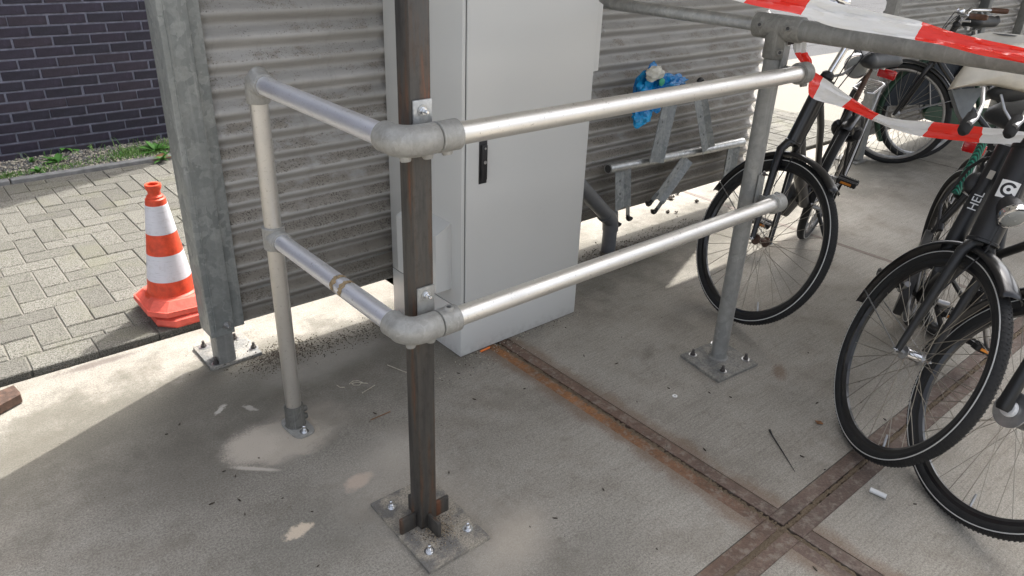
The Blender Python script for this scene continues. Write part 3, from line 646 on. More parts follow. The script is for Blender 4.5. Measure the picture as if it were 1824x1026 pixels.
def setscrew(parent, c, d, r=.0105, out=.010):
    c = V(c); d = V(d).normalized()
    o = MB().lathe(c, d, [(r + .003, -.008), (r + .001, out - .003), (r - .001, out), (r - .004, out), (r - .0045, out - .005)], seg=20).build('screw_boss', parent['fm'], parent)
    MB().lathe(c + d * (out - .006), d, [(r - .004, 0), (r - .004, .002)], seg=12).build('grub_screw', 'cabinet_seam', o)
def fit(parts, mat='cast_fitting', parent=rail, label=None):
    b = MB()
    for pts, r in parts: b.tube(pts, r, 28)
    o = b.build('clamp_fitting', mat, parent, angle=50, label=label); o['fm'] = mat; return o
# top of rear post: elbow
f1 = fit([([(HX, PY, 1.043), (HX, PY, 1.046), (HX, PY, 1.08), (HX, PY - .004, 1.098), (HX, PY - .018, 1.108), (HX, PY - .03, HT + .003), (HX, PY - .042, HT)], [.0285, RS + .0005, RS, RS, RS, RS, RS]),
          ([(HX, PY - .005, HT), (HX, PY - .052, HT), (HX, PY - .055, HT)], [RS, RS + .001, .029])])
setscrew(f1, (HX + RS, PY + .002, 1.065), (1, .1, 0)); 
f2 = fit([([(HX, PY, .628), (HX, PY, .630), (HX, PY, .694), (HX, PY, .696)], [.029, RS + .001, RS + .001, .029]), ([(HX, PY, HB), (HX, PY - .052, HB), (HX, PY - .055, HB)], [RS, RS, .0285])])
# corner elbows
def elbow(z, lab):
    R = .036; pts = [(HX, HY + .068, z), (HX, HY + .066, z), (HX, HY + R, z)]; rad_ = [.0285, RS + .0015, RS]
    for k in range(1, 9):
        t = pi / 2 * k / 8; pts.append((HX + R - R * cos(t), HY + R - R * sin(t), z)); rad_.append(RS + .002)
    pts += [(HX + .078, HY, z), (HX + .080, HY, z)]; rad_ += [RS + .001, .029]
    return fit([(pts, rad_)], label=lab)
e1 = elbow(HT, None); e2 = elbow(HB, None)
for e, z in ((e1, HT), (e2, HB)):
    setscrew(e, (HX + .01, HY + .006, z - RS), (0, -.2, -1)); setscrew(e, (HX + .06, HY, z - RS), (0, -.1, -1))
# flanged clamp that carries the bar on the steel post
def flanged(z, zc, up):
    f = fit([([(HX + .0815, HY, z), (HX + .083, HY, z), (HX + .132, HY, z), (HX + .1335, HY, z)], [.029, RS + .002, RS + .002, .029])])
    return f
fl1 = flanged(HT, 1.12, 1); fl2 = flanged(HB, .70, 1)
setscrew(fl1, (HX + .108, HY, HT - RS), (0, -.3, -1)); setscrew(fl2, (HX + .108, HY - .004, HB + RS), (0, -.1, 1), out=.008)
PX0, PX1, PYF = .828, .879, 1.272
for z0, z1, f_, bz in ((1.085, 1.165, fl1, 1.143), (.655, .742, fl2, .722)):
    o = MB().box((.8535, PYF - .0042, (z0 + z1) / 2), (.046, .006, z1 - z0), bev=.002).build('flange_plate', 'galvanised_bright' if f_ is fl1 else 'cast_fitting', rail)
    MB().box((HX + .095, (PYF - .007 + HY) / 2, z0 + .012), (.008, PYF - HY - .016, .016), bev=.002).build('web', 'cast_fitting', o)
    bolt(rail, (.852, PYF - .0075, bz), 'zinc_bolt', .85, 'galvanised_bright', d=(0, -1, 0))
# rings at the right end and brackets back to the round post
RX, RY = 2.240, 1.323
def ring_end(z, mat):
    return fit([([(XE_T - .028, HY, z), (XE_T - .026, HY, z), (XE_T + .018, HY, z), (XE_T + .026, HY, z)], [.029, RS + .003, RS + .003, .024])], mat)
r1 = ring_end(HT, 'cast_fitting_old'); r2 = ring_end(HB, 'cast_fitting')
setscrew(r1, (XE_T, HY - .01, HT - RS), (0, -.3, -1)); setscrew(r2, (XE_T, HY, HB + RS), (0, -.2, 1), out=.006)
for z, dz in ((HT, .04), (HB, .045)):
    o = MB().box((RX + .006, RY - .0345, z + dz * .5), (.036, .006, .135), bev=.002).build('bracket', 'galvanised_weathered', rail)
    MB().box((RX + .012, (RY - .037 + HY + RS) / 2, z), (.010, RY - .036 - HY - RS + .006, .03), bev=.002).build('web', 'cast_fitting_old', o)
    bolt(rail, (RX + .008, RY - .0375, z + dz + .045), 'dark_bolt', .75, 'dull_alloy', d=(0, -1, 0)); bolt(rail, (RX + .008, RY - .0375, z - .034), 'dark_bolt', .75, 'dull_alloy', d=(0, -1, 0))
# foot flange
fo = fit([([(HX, PY, .006), (HX, PY, .012), (HX, PY, .080), (HX, PY, .083)], [.034, .0305, .0305, .029])], 'dark_socket'); 
setscrew(fo, (HX + .0295, PY - .006, .060), (1, -.15, 0), r=.009); setscrew(fo, (HX + .0295, PY - .006, .030), (1, -.15, 0), r=.009)
fd = (Z(545, 772) - Z(512, 742)).normalized(); fs_ = V((-fd.y, fd.x, 0)); fcen = (Z(545, 772) + Z(512, 742)) / 2; fcen.z = 0
poly = []
for k in range(16):
    t = 2 * pi * k / 16; poly.append(V((HX, PY, 0)) + fd * (.064 * (1 if cos(t) > 0 else -1) * (abs(cos(t)) ** .6)) + fs_ * (.037 * (1 if sin(t) > 0 else -1) * (abs(sin(t)) ** .6)) + V((0, 0, .001)))
poly = [p + fd * .012 for p in poly]
b = MB(); b.prism(poly, (0, 0, .007)); b.build('foot_flange', 'cast_fitting', rail, angle=30)
bolt(rail, V((HX, PY, .008)) + fd * .054 , 'zinc_bolt', 1.0, 'zinc_bolt')

# ================================================================== RUSTY STEEL POST
sp = thing('steel_post', (.8535, 1.297, 0), 'dark rusty square steel post on a dusty base plate at the rail corner', 'post')
MB().box((.8535, 1.297, .690), (.051, .050, 1.352), bev=.004).build('square_tube', 'raw_steel', sp)
b = MB()
for p in ((.8535, 1.2735, 1.3675), (.8535, 1.3205, 1.3675)): b.box(p, (.051, .003, .003))
for p in ((.8295, 1.297, 1.3675), (.8775, 1.297, 1.3675)): b.box(p, (.003, .044, .003))
b.build('cut_edge', 'zinc_bolt', sp, smooth=False)
pc = [Z(660, 897, .010), Z(765, 1019, .010), Z(873, 956, .010)]; p4 = pc[0] + pc[2] - pc[1]
ang = math.atan2((pc[2] - pc[1]).y, (pc[2] - pc[1]).x); 
b = MB(); poly = [V((p.x, p.y, .001)) for p in (*pc, p4)]; b.prism(poly, (0, 0, .009)); b.build('base_plate', 'dusty_steel_plate', sp, smooth=False)
for d, L in (((-1, 0), .050), ((1, 0), .055), ((0, -1), .050), ((0, 1), .045)):
    c = V((.8535 + d[0] * (.0255 + L / 2), 1.297 + d[1] * (.025 + L / 2), .0355)); MB().box(c, (L if d[0] else .010, L if d[1] else .010, .050), bev=.0015).build('stiffener', 'raw_steel', sp)
for q in ((697, 903), (765, 982), (833, 942)): bolt(sp, Z(*q, .010), 'zinc_bolt', 1.0, 'zinc_bolt')
bolt(sp, p4 * .84 + pc[1] * .16 + V((0, 0, .0)), 'zinc_bolt', 1.0, 'zinc_bolt')
b = MB()
for _ in range(1500):
    r = abs(random.gauss(0, .035)); a = random.uniform(0, 2 * pi); p = V((.865 + r * cos(a) * .9, 1.258 + r * sin(a), .0112))
    if abs(p.x - .8535) < .024 and abs(p.y - 1.297) < .024: continue
    pebble(b, p, random.uniform(.0008, .0024), random.choice((0, 0, 1)))
o = b.build('drilling_swarf', ['sawdust', 'debris_dark'], smooth=False); tag(o, 'sandy drilling swarf heaped round the foot of the rusty steel post', 'dust', kind='stuff')

# ================================================================== ROUND POST WITH TEE AND PIPE
rp = thing('round_post', (RX, RY, 0), 'weathered round post with cast tee and long pipe at the right rail end', 'post')
ZT = 1.222
MB().tube([(RX, RY, .011), (RX, RY, 1.14)], .0300, 28).build('upright', 'galvanised_weathered', rp)
MB().tube([(RX, RY, .0105), (RX, RY, .015)], [.038, .031], 28).build('weld', 'galvanised_weathered', rp)
f = fit([([(RX, RY, 1.128), (RX, RY, 1.131), (RX, RY, ZT)], [.0345, .0375, .0375]), ([(RX, RY + .082, ZT), (RX, RY + .079, ZT), (RX, RY - .079, ZT), (RX, RY - .082, ZT)], [.034, .0385, .0385, .035])], 'cast_fitting_old', rp); f.name = 'tee_fitting'
cd = V((-.55, -.80, .1))
for c in ((RX - .022, RY + .062 - .01, ZT + .004), (RX - .022, RY - .048, ZT + .004)): setscrew(f, V(c) + V((-.012, -.004, 0)), (-1, -.25, .1), r=.0095)
setscrew(f, (RX - .022, RY - .028, 1.152), (-.7, -.7, 0), r=.0095)
MB().tube([(RX, RY + .07, ZT), (RX, YW - .03, ZT)], .0215, 24).build('thin_pipe', 'galvanised_bright', rp)
MB().tube([(RX, RY - .07, ZT), (RX, -.35, ZT)], .0315, 28).build('pipe', 'galvanised_weathered', rp)
corners = [Z(1212, 632, .010), Z(1280, 679, .010), Z(1350, 648, .010)]; c4 = corners[0] + corners[2] - corners[1]
b = MB(); b.prism([V((p.x, p.y, .001)) for p in (*corners, c4)], (0, 0, .010)); b.build('base_plate', 'old_steel_plate', rp, smooth=False)
for q in ((1234, 632), (1287, 661), (1328, 640)): bolt(rp, Z(*q, .011), 'dark_bolt', 1.1, 'dull_alloy')
bolt(rp, Z(1273, 612, .011), 'dark_bolt', 1.1, 'dull_alloy')

# ================================================================== BICYCLE RACK ON THE WALL
KY = 2.335
rk = thing('bicycle_rack', (3.2, KY, .43), 'galvanised bicycle rack with hooked channel holders in front of the corrugated wall', 'bicycle rack')
tA, tB = Yp(1083, 301, KY), Yp(1322, 253, KY)
n = 60; pts = [tA.lerp(tB, i / n) for i in range(n + 1)]
MB().tube(pts, [.0245 + random.uniform(-.0012, .0012) for _ in pts], 18).build('tube', 'galvanised_bright', rk)
MB().tube([tA + V((-.001, 0, 0)), tA + V((.004, 0, 0))], .0195, 18).build('tube_opening', 'cabinet_seam', rk)
def channel(pa, pb, w, hooks=0, hs=.0, y=KY, hookside=1, bend=None):
    """U-shaped sheet holder between two pixel rows, flared, optionally with two black hooks"""
    A = Yp(*pa, y); B = Yp(*pb, y); d = (B - A).normalized(); s = V((d.z, 0, -d.x)).normalized()
    if s.x < 0: s = -s
    b = MB(); dep = V((0, -.026, 0)); t = .0028
    L = (B - A).length; ax = (s, V((0, 1, 0)), d)
    c = (A + B) / 2
    b.box(c, (w, t, L), ax); 
    for k in (-1, 1):
        e = (s * k * .75 + V((0, -.66, 0))).normalized(); nn = d.cross(e).normalized(); b.box(c + s * (k * w / 2) + e * .017, (.036, t, L), (e, nn, d))
    o = b.build('holder', 'galvanised_rack', rk, smooth=False)
    # pressed marks in the web
    for q in (.3, .62): MB().box(A + (B - A) * q + V((0, -.0025, 0)), (w * .14, .0015, .012), ax).build('stamp', 'grey_post_paint', o, smooth=False)
    for k in (-1, 1)[:hooks] if hooks else ():
        base = B + s * (k * (w / 2 + .012)) + dep * .6
        MB().box(base + d * .02, (.0035, .024, .06), ax, bev=.0).build('prong', 'galvanised_rack', o, smooth=False)
        pts = [base + d * .045]; 
        for j in range(9):
            a = -.5 + 3.0 * j / 8; pts.append(base + d * (.060 + .016 * sin(a)) + s * (hookside * (.016 - .016 * cos(a))) )
        MB().tube(pts, [.0105] * len(pts), 10).build('hook', 'black_plastic', o)
    return o
channel((1163, 289), (1190, 172), .062, 2, y=KY - .03, hookside=-1); channel((1257, 268), (1241, 168), .050, 2, y=KY - .03, hookside=-1)
channel((1104, 300), (1104, 372), .062, 2, y=KY, hookside=1)
channel((1222, 278), (1170, 352), .052, 2, y=KY, hookside=-1); channel((1302, 262), (1290, 328), .062, 1, y=KY, hookside=1)
# slots
# drain pipe
dp = thing('drain_pipe', (2.706, 2.33, 0), 'grey plastic drain pipe bending out from behind the cabinet into the ground', 'pipe')
E1 = V((2.665, 2.30, .155)); 
MB().tube([(2.20, 2.20, .545), (2.30, 2.215, .463), E1 + V((-.035, -.01, .04))], .036, 24).build('sloping_pipe', 'grey_pvc', dp)
MB().tube([E1 + V((-.075, -.016, .068)), E1 + V((-.03, -.006, .036)), E1 + V((-.006, 0, .01)), E1 + V((0, 0, -.03)), E1 + V((0, 0, -.04))], [.040, .040, .040, .040, .040], 24).build('bend', 'grey_pvc', dp)
MB().tube([E1 + V((0, 0, -.02)), (E1.x, E1.y, -.01)], .036, 24).build('standpipe', 'grey_pvc', dp)
# plastic bag
bag = thing('plastic_bag', Yp(1160, 200, 2.25), 'crumpled blue plastic shopping bag with white lining stuffed on the bicycle rack', 'plastic bag')
def crumple(name, c, r, mat, seed, amp=.34, par=None, sub=4):
    bm = bmesh.new(); bmesh.ops.create_icosphere(bm, subdivisions=sub, radius=1); rg = random.Random(seed)
    dirs = [(V((rg.uniform(-1, 1), rg.uniform(-1, 1), rg.uniform(-1, 1))).normalized(), rg.uniform(2.2, 7), rg.uniform(0, 6)) for _ in range(9)]
    for v in bm.verts:
        n = v.co.normalized(); k = 1 + amp * (sum(.62 - abs(sin(n.dot(d) * f + p)) for d, f, p in dirs) / 2.2 + .10 * sum(.6 - abs(sin(n.dot(d) * f * 3.1 + p)) for d, f, p in dirs)); v.co = V((n.x * r[0] * k, n.y * r[1] * k, n.z * r[2] * k))
    bm.verts.index_update(); mb = MB().add([v.co + V(c) for v in bm.verts], [tuple(v.index for v in f.verts) for f in bm.faces]); bm.free()
    return mb.build(name, mat, par, smooth=True, angle=24)
BYY = 2.27
bc = Yp(1160, 160, BYY); bb_ = crumple('body', bc, (.112, .05, .100), 'blue_bag', 5, par=bag)
crumple('hanging_corner', Yp(1142, 200, BYY), (.065, .025, .06), 'blue_bag', 8, par=bag, amp=.4)
crumple('side_fold', Yp(1190, 150, BYY - .03), (.095, .045, .045), 'blue_bag', 11, par=bag, amp=.4)
crumple('white_lining', Yp(1166, 131, BYY - .045), (.060, .022, .034), 'white_bag', 44, par=bag, amp=.22)
crumple('print_patch', Yp(1179, 146, BYY - .068), (.020, .006, .018), 'green_print', 31, par=bag, amp=.15, sub=3)

# ================================================================== BICYCLES
def wframe(az, el):
    n = V((cos(az) * cos(el), sin(az) * cos(el), sin(el))); u = V((0, 0, 1)).cross(n).normalized(); v = n.cross(u); return n, u, v
def wheel(parent, c, n, u, v, detail=2, mat='black_rubber', R=.352, stripe=True, hub='dull_alloy', rimmat='black_frame_paint', spoke='spoke_wire', phase=0.):
    c = V(c); P = lambda a, rr, h: c + (u * cos(a) + v * sin(a)) * rr + n * h
    w = MB(); tr = .0205; Rc = R - tr
    seg = 96 if detail > 1 else 64
    def ring(mb, prof, seg=seg, mi=0):
        m = len(prof); vs = [P(2 * pi * k / seg, r, h) for k in range(seg) for r, h in prof]
        fs = [(k * m + j, k * m + (j + 1) % m, ((k + 1) % seg) * m + (j + 1) % m, ((k + 1) % seg) * m + j) for k in range(seg) for j in range(m)]
        mb.add(vs, fs, mi)
    wh = bpy.data.objects.new('wheel', None); COL.objects.link(wh); wh.parent = parent; wh.location = c - parent.location
    b = MB(); ring(b, [(Rc + tr * cos(t), tr * sin(t)) for t in [2 * pi * j / 14 for j in range(14)]]); ty = b.build('tyre', mat, wh, angle=60)
    if detail > 1:
        for k in range(150):
            for sgn in (-1, 1):
                a = 2 * pi * k / 150 + (0 if sgn > 0 else pi / 150); q = []
                for (da, t) in ((-.006, .12), (.002, .12), (.026, 1.0), (.018, 1.0)):
                    t *= sgn; q.append((a + da, t))
                vs = [P(a_, Rc + (tr + e) * cos(t), (tr + e) * sin(t)) for e in (-.001, .0022) for a_, t in q]
                b2 = None; ty_add.add(vs, [(4, 5, 6, 7), (0, 1, 5, 4), (1, 2, 6, 5), (2, 3, 7, 6), (3, 0, 4, 7)]) if False else treads.append((vs, [(4, 5, 6, 7), (0, 1, 5, 4), (1, 2, 6, 5), (2, 3, 7, 6), (3, 0, 4, 7)]))
        b = MB()
        for vs, fs in treads: b.add(vs, fs)
        treads.clear(); o = b.build('tread', mat, wh, smooth=False); o['kind'] = 'stuff'
    if stripe:
        for sg in (-1, 1):
            b = MB(); t0 = .30; h0 = tr * sin(pi / 2 - t0); r0 = Rc + tr * cos(pi / 2 - t0)
            ring(b, [(r0 - .002, sg * (h0 + .0012)), (r0 + .0008, sg * (h0 + .0008)), (r0 + .0008, sg * (h0 - .003)), (r0 - .002, sg * (h0 - .003))]); b.build('reflective_line', 'reflective_stripe', wh)
    b = MB(); Rr = R - .043
    ring(b, [(Rr + .012, -.0125), (Rr + .012, .0125), (Rr - .004, .0125), (Rr - .013, .005), (Rr - .013, -.005), (Rr - .004, -.0125)]); b.build('rim', rimmat, wh, angle=30)
    b = MB(); b.lathe(c - n * .034, n, [(.008, -.014), (.008, 0), (.022, .002), (.022, .006), (.014, .012), (.013, .030), (.014, .056), (.022, .062), (.022, .066), (.008, .068), (.008, .082)], seg=20); hb = b.build('hub', hub, wh)
    for sg in (-1, 1): MB().lathe(c + n * (sg * .052), n * sg, [(.009, 0), (.009, .008), (.0045, .009), (.0045, .017)], seg=8).build('axle_nut', 'zinc_bolt', hb)
    b = MB(); N = 36
    for k in range(N):
        sg = 1 if k % 2 else -1; a = 2 * pi * k / N + phase; off = (.9 if (k // 2) % 2 else -.9)
        b.tube([P(a + off, .020, sg * .030), P(a, Rr - .010, sg * .002)], .0011 if detail > 1 else .0013, 5, False)
    o = b.build('spokes', spoke, wh); o['kind'] = 'stuff'
    P0 = P(-1.3 + phase, Rr - .012, 0); P1 = P(-1.3 + phase, Rr - .052, 0); MB().tube([P0, P0.lerp(P1, .5), P1], [.004, .004, .0028], 8).build('valve', 'dull_alloy', wh)
    return wh
treads = []
def mudguard(parent, c, n, u, v, a0, a1, r=.375, w=.030, mat='black_frame_paint', lip=.014, name='mudguard'):
    c = V(c); N = 36; prof = [(-w, -lip), (-w * .8, -.003), (-w * .35, .003), (w * .35, .003), (w * .8, -.003), (w, -lip)]
    vs = []
    for i in range(N + 1):
        a = a0 + (a1 - a0) * i / N
        for h, dr_ in prof: vs.append(c + (u * cos(a) + v * sin(a)) * (r + dr_) + n * h)
    m = len(prof); fs = [(i * m + j, i * m + j + 1, (i + 1) * m + j + 1, (i + 1) * m + j) for i in range(N) for j in range(m - 1)]
    o = MB().add(vs, fs).build(name, mat, parent, angle=60); solid(o, .002); return o
def lamp(parent, c, d, sc=1.0):
    c = V(c); d = V(d).normalized()
    o = MB().lathe(c, d, [(.006 * sc, -.075 * sc), (.020 * sc, -.066 * sc), (.031 * sc, -.045 * sc), (.036 * sc, -.02 * sc), (.037 * sc, 0)], seg=28).build('headlamp', 'black_plastic', parent)
    MB().lathe(c, d, [(.0372 * sc, -.016 * sc), (.0385 * sc, -.014 * sc), (.0385 * sc, .003 * sc), (.0350 * sc, .004 * sc)], seg=28).build('chrome_ring', 'chrome', o)
    MB().lathe(c, d, [(.0352 * sc, 0.0015), (.030 * sc, .006 * sc), (.018 * sc, .010 * sc), (.004 * sc, .0115 * sc)], seg=28).build('lens', 'lamp_lens', o)
    a, b_, _ = basis(d); st = MB()
    for t in (.5, 2.6, 4.7): q = a * cos(t) + b_ * sin(t); st.tube([c + d * .0115, c + q * (.031 * sc) + d * (.0068)], .0012, 5, False)
    st.build('lens_ribs', 'dull_alloy', o); return o
def saddle(parent, c, fwd, left, up, mat='saddle_vinyl', L=.29, Wd=.115):
    c = V(c); prof = []; N = 16; m = 14; vs = []
    for i in range(N + 1):
        t = i / N; x = -L * .42 + L * t; wd = Wd * (1 - .78 * (max(0, t - .28) / .72) ** .75) * (min(1, .55 + t * 3)); wd = max(wd, .012); hh = .048 if t < .5 else .048 - .016 * (t - .5) * 2
        if i in (0, N): wd *= .7; hh *= .5
        for k in range(m):
            a = 2 * pi * k / m; vs.append(c + fwd * x + left * (wd * cos(a)) + up * (hh * sin(a) * (1 if sin(a) > 0 else .9) - .008 * abs(cos(a)) + .012 * (1 - t) + (.010 if t > .9 else 0)))
    fs = [(i * m + k, i * m + (k + 1) % m, (i + 1) * m + (k + 1) % m, (i + 1) * m + k) for i in range(N) for k in range(m)] + [tuple(reversed(range(m))), tuple(N * m + k for k in range(m))]
    o = MB().add(vs, fs).build('saddle', mat, parent, angle=70)
    b = MB()
    for sg in (-1, 1):
        b.tube([c - fwd * .09 + left * (sg * .035) - up * .03, c - fwd * .03 + left * (sg * .02) - up * .06, c + fwd * .12 - up * .02], .0035, 6)
        b.tube([c - fwd * .09 + left * (sg * .035) - up * t_ * .045 + V((0, 0, 0)) for t_ in (.3, 1.2)], .016, 10)
    b.build('rails', 'dull_alloy', o); return o
def pedal(parent, c, ax, fw, up, mat='black_rubber'):
    c = V(c); X = V(fw).normalized(); Y = V(ax).normalized(); Zz = X.cross(Y).normalized(); A = (X, Y, Zz)
    o = MB().box(c, (.022, .09, .018), A, bev=.003).build('pedal', 'black_plastic', parent)
    b = MB()
    for sg in (-1, 1):
        b.box(c + X * (sg * .026), (.026, .092, .022), A, bev=.004)
        for k in range(7): b.box(c + X * (sg * .026) + Y * (-.039 + .013 * k), (.028, .004, .026), A)
    b.build('tread_blocks', mat, o, smooth=False)
    for sg in (-1, 1): MB().box(c + X * (sg * .0405), (.003, .05, .010), A).build('reflector', 'orange_reflector', o, smooth=False)
    return o
def handlebar(parent, top, F, L, Up, width=.30, back=.20, grip='black_rubber', mat='chrome', rise=.03, drop=0., bell=True):
    top = V(top)
    pts = lambda sg: [top + L * (sg * q[0] * width) + F * q[1] + Up * q[2] for q in ((0, 0, 0), (.25, .015, .01 + rise * .3), (.55, .02, rise), (.85, -.04, rise), (1.0, -back * .55, rise - drop * .5), (1.05, -back, rise - drop))]
    full = list(reversed(pts(-1)))[:-1] + pts(1)
    o = MB().tube(full, .0112, 12).build('handlebar', mat, parent)
    for sg in (-1, 1):
        p = pts(sg); MB().tube([p[3].lerp(p[4], .7), p[4], p[5], p[5] + (p[5] - p[4]).normalized() * .012], [.0155, .017, .0175, .012], 14).build('grip', grip, o)
        q0 = p[3].lerp(p[4], .45); q1 = p[5].lerp(p[4], .3) + F * .045 - Up * .03; MB().tube([q0, q0 + F * .045 - Up * .006, (q0 + q1) / 2 + F * .03 - Up * .02, q1], [.008, .007, .006, .0065], 8, flat=.7).build('brake_lever', 'dull_alloy', o)
        MB().tube([q0 + F * .02, q0 + F * .10 - L * (sg * .06) + Up * .01, top + F * .09 - Up * .10, top + F * .04 - Up * .28], .0024, 6).build('cable', 'black_plastic', o)
    if bell: MB().lathe(pts(1)[2] + Up * .01, Up, [(.027, .004), (.026, .012), (.018, .022), (.004, .027)], seg=20).build('bell', 'chrome', o)
    return o
def tubing(parent, name, segs, mat):
    b = MB()
    for pts, r in segs: b.tube(pts, r, 16)
    return b.build(name, mat, parent, angle=50)
def rack_part(parent, c, F, L, Up, mat='dull_alloy', ln=.36, legs=None):
    c = V(c); q = [c - F * ln / 2 + L * .05, c - F * ln / 2 - L * .05]; q2 = [c + F * ln / 2 + L * .05, c + F * ln / 2 - L * .05]
    b = MB(); b.tube([c + F * ln / 2 + L * .02, q2[0] - F * .03, q[0] + F * .03, c - F * ln / 2 + L * .03, c - F * ln / 2 - L * .03, q[1] + F * .03, q2[1] - F * .03, c + F * ln / 2 - L * .02], .0055, 8)
    o = b.build('rear_rack', mat, parent)
    for k in range(6): MB().tube([c + F * (-.13 + .05 * k) + L * .05, c + F * (-.13 + .05 * k) - L * .05], .0035, 6).build('cross_bar', mat, o)
    for sg in (-1, 1):
        if legs: MB().tube([c - F * .06 + L * (sg * .05), legs + L * (sg * .062)], .0045, 8).build('stay', mat, o)
    return o
def bicycle(name, label, rc, heading, lean, fw, head, bb=None, sad=None, frame_mat='black_frame_paint', sides=1, **k):
    """rc rear contact; heading unit xy; lean (rad, to the left); fw=(centre,n,u,v) front wheel; head=(crown, top)"""
    F = V((heading[0], heading[1], 0)).normalized(); L0 = V((-F.y, F.x, 0)); Up = V((0, 0, 1)) * cos(lean) + L0 * sin(lean); L = Up.cross(F).normalized()
    rc = V((rc[0], rc[1], 0)); P = lambda x, y, z: rc + F * x + L * y + Up * z
    root = thing(name, rc + F * .5, label, 'bicycle', k.get('group', 'parked bicycles'))
    ax = P(0, 0, .352); D = k.get('detail', 1)
    wheel(root, ax, L, F, Up, detail=k.get('rdetail', 1), rimmat=k.get('rim', 'black_frame_paint'), stripe=k.get('stripe', True), phase=.1)
    c, n, u, v = fw; wheel(root, c, n, u, v, detail=D, rimmat=k.get('rim', 'black_frame_paint'), stripe=k.get('stripe', True), hub=k.get('hub', 'dull_alloy'), phase=.25)
    c = V(c); crown, top = V(head[0]), V(head[1]); H = (top - crown).normalized()
    bbp = V(bb) if bb else P(.46, 0, .29); sd_ = V(sad) if sad else P(.22, 0, .97)
    # fork in the plane of the front wheel
    rt = k.get('tube', .0165)
    for sg in (-1, 1):
        sh = crown + n * (sg * .048) - H * .035; e = c + n * (sg * .052)
        MB().tube([e, e.lerp(sh, .35) + (sh - e).normalized() * 0, e.lerp(sh, .8), sh, crown + n * (sg * .030) - H * .004, crown + n * (sg * .008) + H * .006], [.0105, .0125, rt * .95, rt, rt, rt], 16).build('fork_blade', frame_mat, root)
    ht = k.get('head_r', .020)
    hd = MB().tube([crown + H * .004, crown + H * .012, crown + H * .014, top - H * .012, top - H * .010, top], [ht + .004, ht + .004, ht, ht, ht + .003, ht + .003], 20).build('head_tube', frame_mat, root)
    stem_top = V(k['stem']) if 'stem' in k else top + H * .16
    MB().tube([top - H * .01, stem_top], .0125, 14).build('stem', k.get('stem_mat', 'chrome'), root)
    MB().tube([top, top + H * .006, top + H * .022, top + H * .03], [.024, .027, .024, .015], 16).build('headset', 'black_plastic', root)
    # frame
    dt = k.get('dt', .019); hh = H * .05; mid_h = crown + hh
    seat_top = sd_ - Up * .06; seat_top = seat_top - (sd_ - bbp).normalized() * .20
    segs = [([mid_h, bbp.lerp(mid_h, .5) + Up * (-.02), bbp], [dt, dt, dt]), ([bbp, seat_top], [.0165, .0165])]
    if k.get('top_tube', True): segs.append(([top - H * .05, (top.lerp(bbp, .45)) + Up * .07, bbp.lerp(seat_top, .30)], [.015, .015, .015]))
    for sg in (-1, 1):
        segs.append(([bbp + L * (sg * .03), ax + L * (sg * .06)], [.010, .008])); segs.append(([seat_top + L * (sg * .02), ax + L * (sg * .06)], [.0085, .007]))
    tubing(root, 'frame', segs, frame_mat)
    MB().tube([seat_top - (sd_ - bbp).normalized() * .02, sd_ - Up * .045], .0128, 12).build('seat_post', k.get('post_mat', 'dull_alloy'), root)
    saddle(root, sd_, F, L, Up, k.get('saddle_mat', 'saddle_vinyl'))
    # drive side
    R_ = -L
    cm = k.get('case_mat', 'black_plastic'); cs = MB()
    q = [bbp + R_ * .045, ax + R_ * .045]; dd = (q[1] - q[0]).normalized(); up2 = (Up - dd * Up.dot(dd)).normalized(); poly = []
    for t in range(9): a = pi / 2 + pi * t / 8; poly.append(q[0] + up2 * (.095 * sin(a)) + dd * (.095 * cos(a)))
    for t in range(9): a = -pi / 2 + pi * t / 8; poly.append(q[1] + up2 * (.050 * sin(a)) + dd * (.055 * cos(a)))
    cs.prism(poly, R_ * .03); o = cs.build('chain_case', cm, root, angle=40)
    cr = V(k.get('crank', (1, 0, -.1))); cv = (F * cr.x + Up * cr.z).normalized()
    for sg in (-1, 1):
        base = bbp + L * (sg * .085); tip = base - cv * (sg * .168)
        co = MB().tube([bbp + L * (sg * .05), base, base - cv * (sg * .02), tip], [.011, .011, .012, .010], 12).build('crank', 'dull_alloy', root)
        pedal(root, tip + L * (sg * .06), L, k.get('pedal_fw', F), Up)
    # mudguards
    mudguard(root, ax, L, F, Up, radians(k.get('mg0', 40)), radians(215), mat=k.get('mg_mat', 'black_frame_paint'))
    if k.get('skirt'):
        b = MB(); pts = [ax + (F * cos(a) + Up * sin(a)) * .36 for a in [radians(8 + 165 * i / 16) for i in range(17)]]
        for sg in (-1, 1):
            b.add([p_ + L * (sg * .034) for p_ in pts] + [ax + Up * .06 + L * (sg * .05)], [(i, i + 1, 17) for i in range(16)])
        o = b.build('coat_guard', 'blue_black_cloth', root, smooth=False); solid(o, .002)
    fu = (H - n * H.dot(n)).normalized(); fa = math.atan2(fu.dot(v), fu.dot(u))
    f0, f1 = k.get('fmg', (-70, 55))
    mg = mudguard(root, c, n, u, v, fa + radians(f0), fa + radians(f1), r=k.get('fmr', .372), mat=k.get('fmg_mat', k.get('mg_mat', 'black_frame_paint')), w=k.get('fmw', .028))
    for sg in (-1, 1):
        e = c + n * (sg * .058); a = fa + radians(f1 - 8); MB().tube([e, c + (u * cos(a) + v * sin(a)) * .366 + n * (sg * .030)], .0024, 6).build('mudguard_stay', 'dull_alloy', mg)
    # stand, rack, lock, lamp
    if k.get('stand', True):
        s0 = bbp - F * .07 - Up * .02 + L * .03; MB().tube([s0, s0 - F * .03 + V((0, 0, -.01)) + L * .02, V((s0.x, s0.y, .012)) + L0 * .13 - F * .06], [.012, .010, .009], 10).build('kickstand', 'black_plastic', root)
    if k.get('rack', True): rack_part(root, V(k['rack_c']) if 'rack_c' in k else P(-.06, 0, .755), F, L, Up, k.get('rack_mat', 'dull_alloy'), legs=ax)
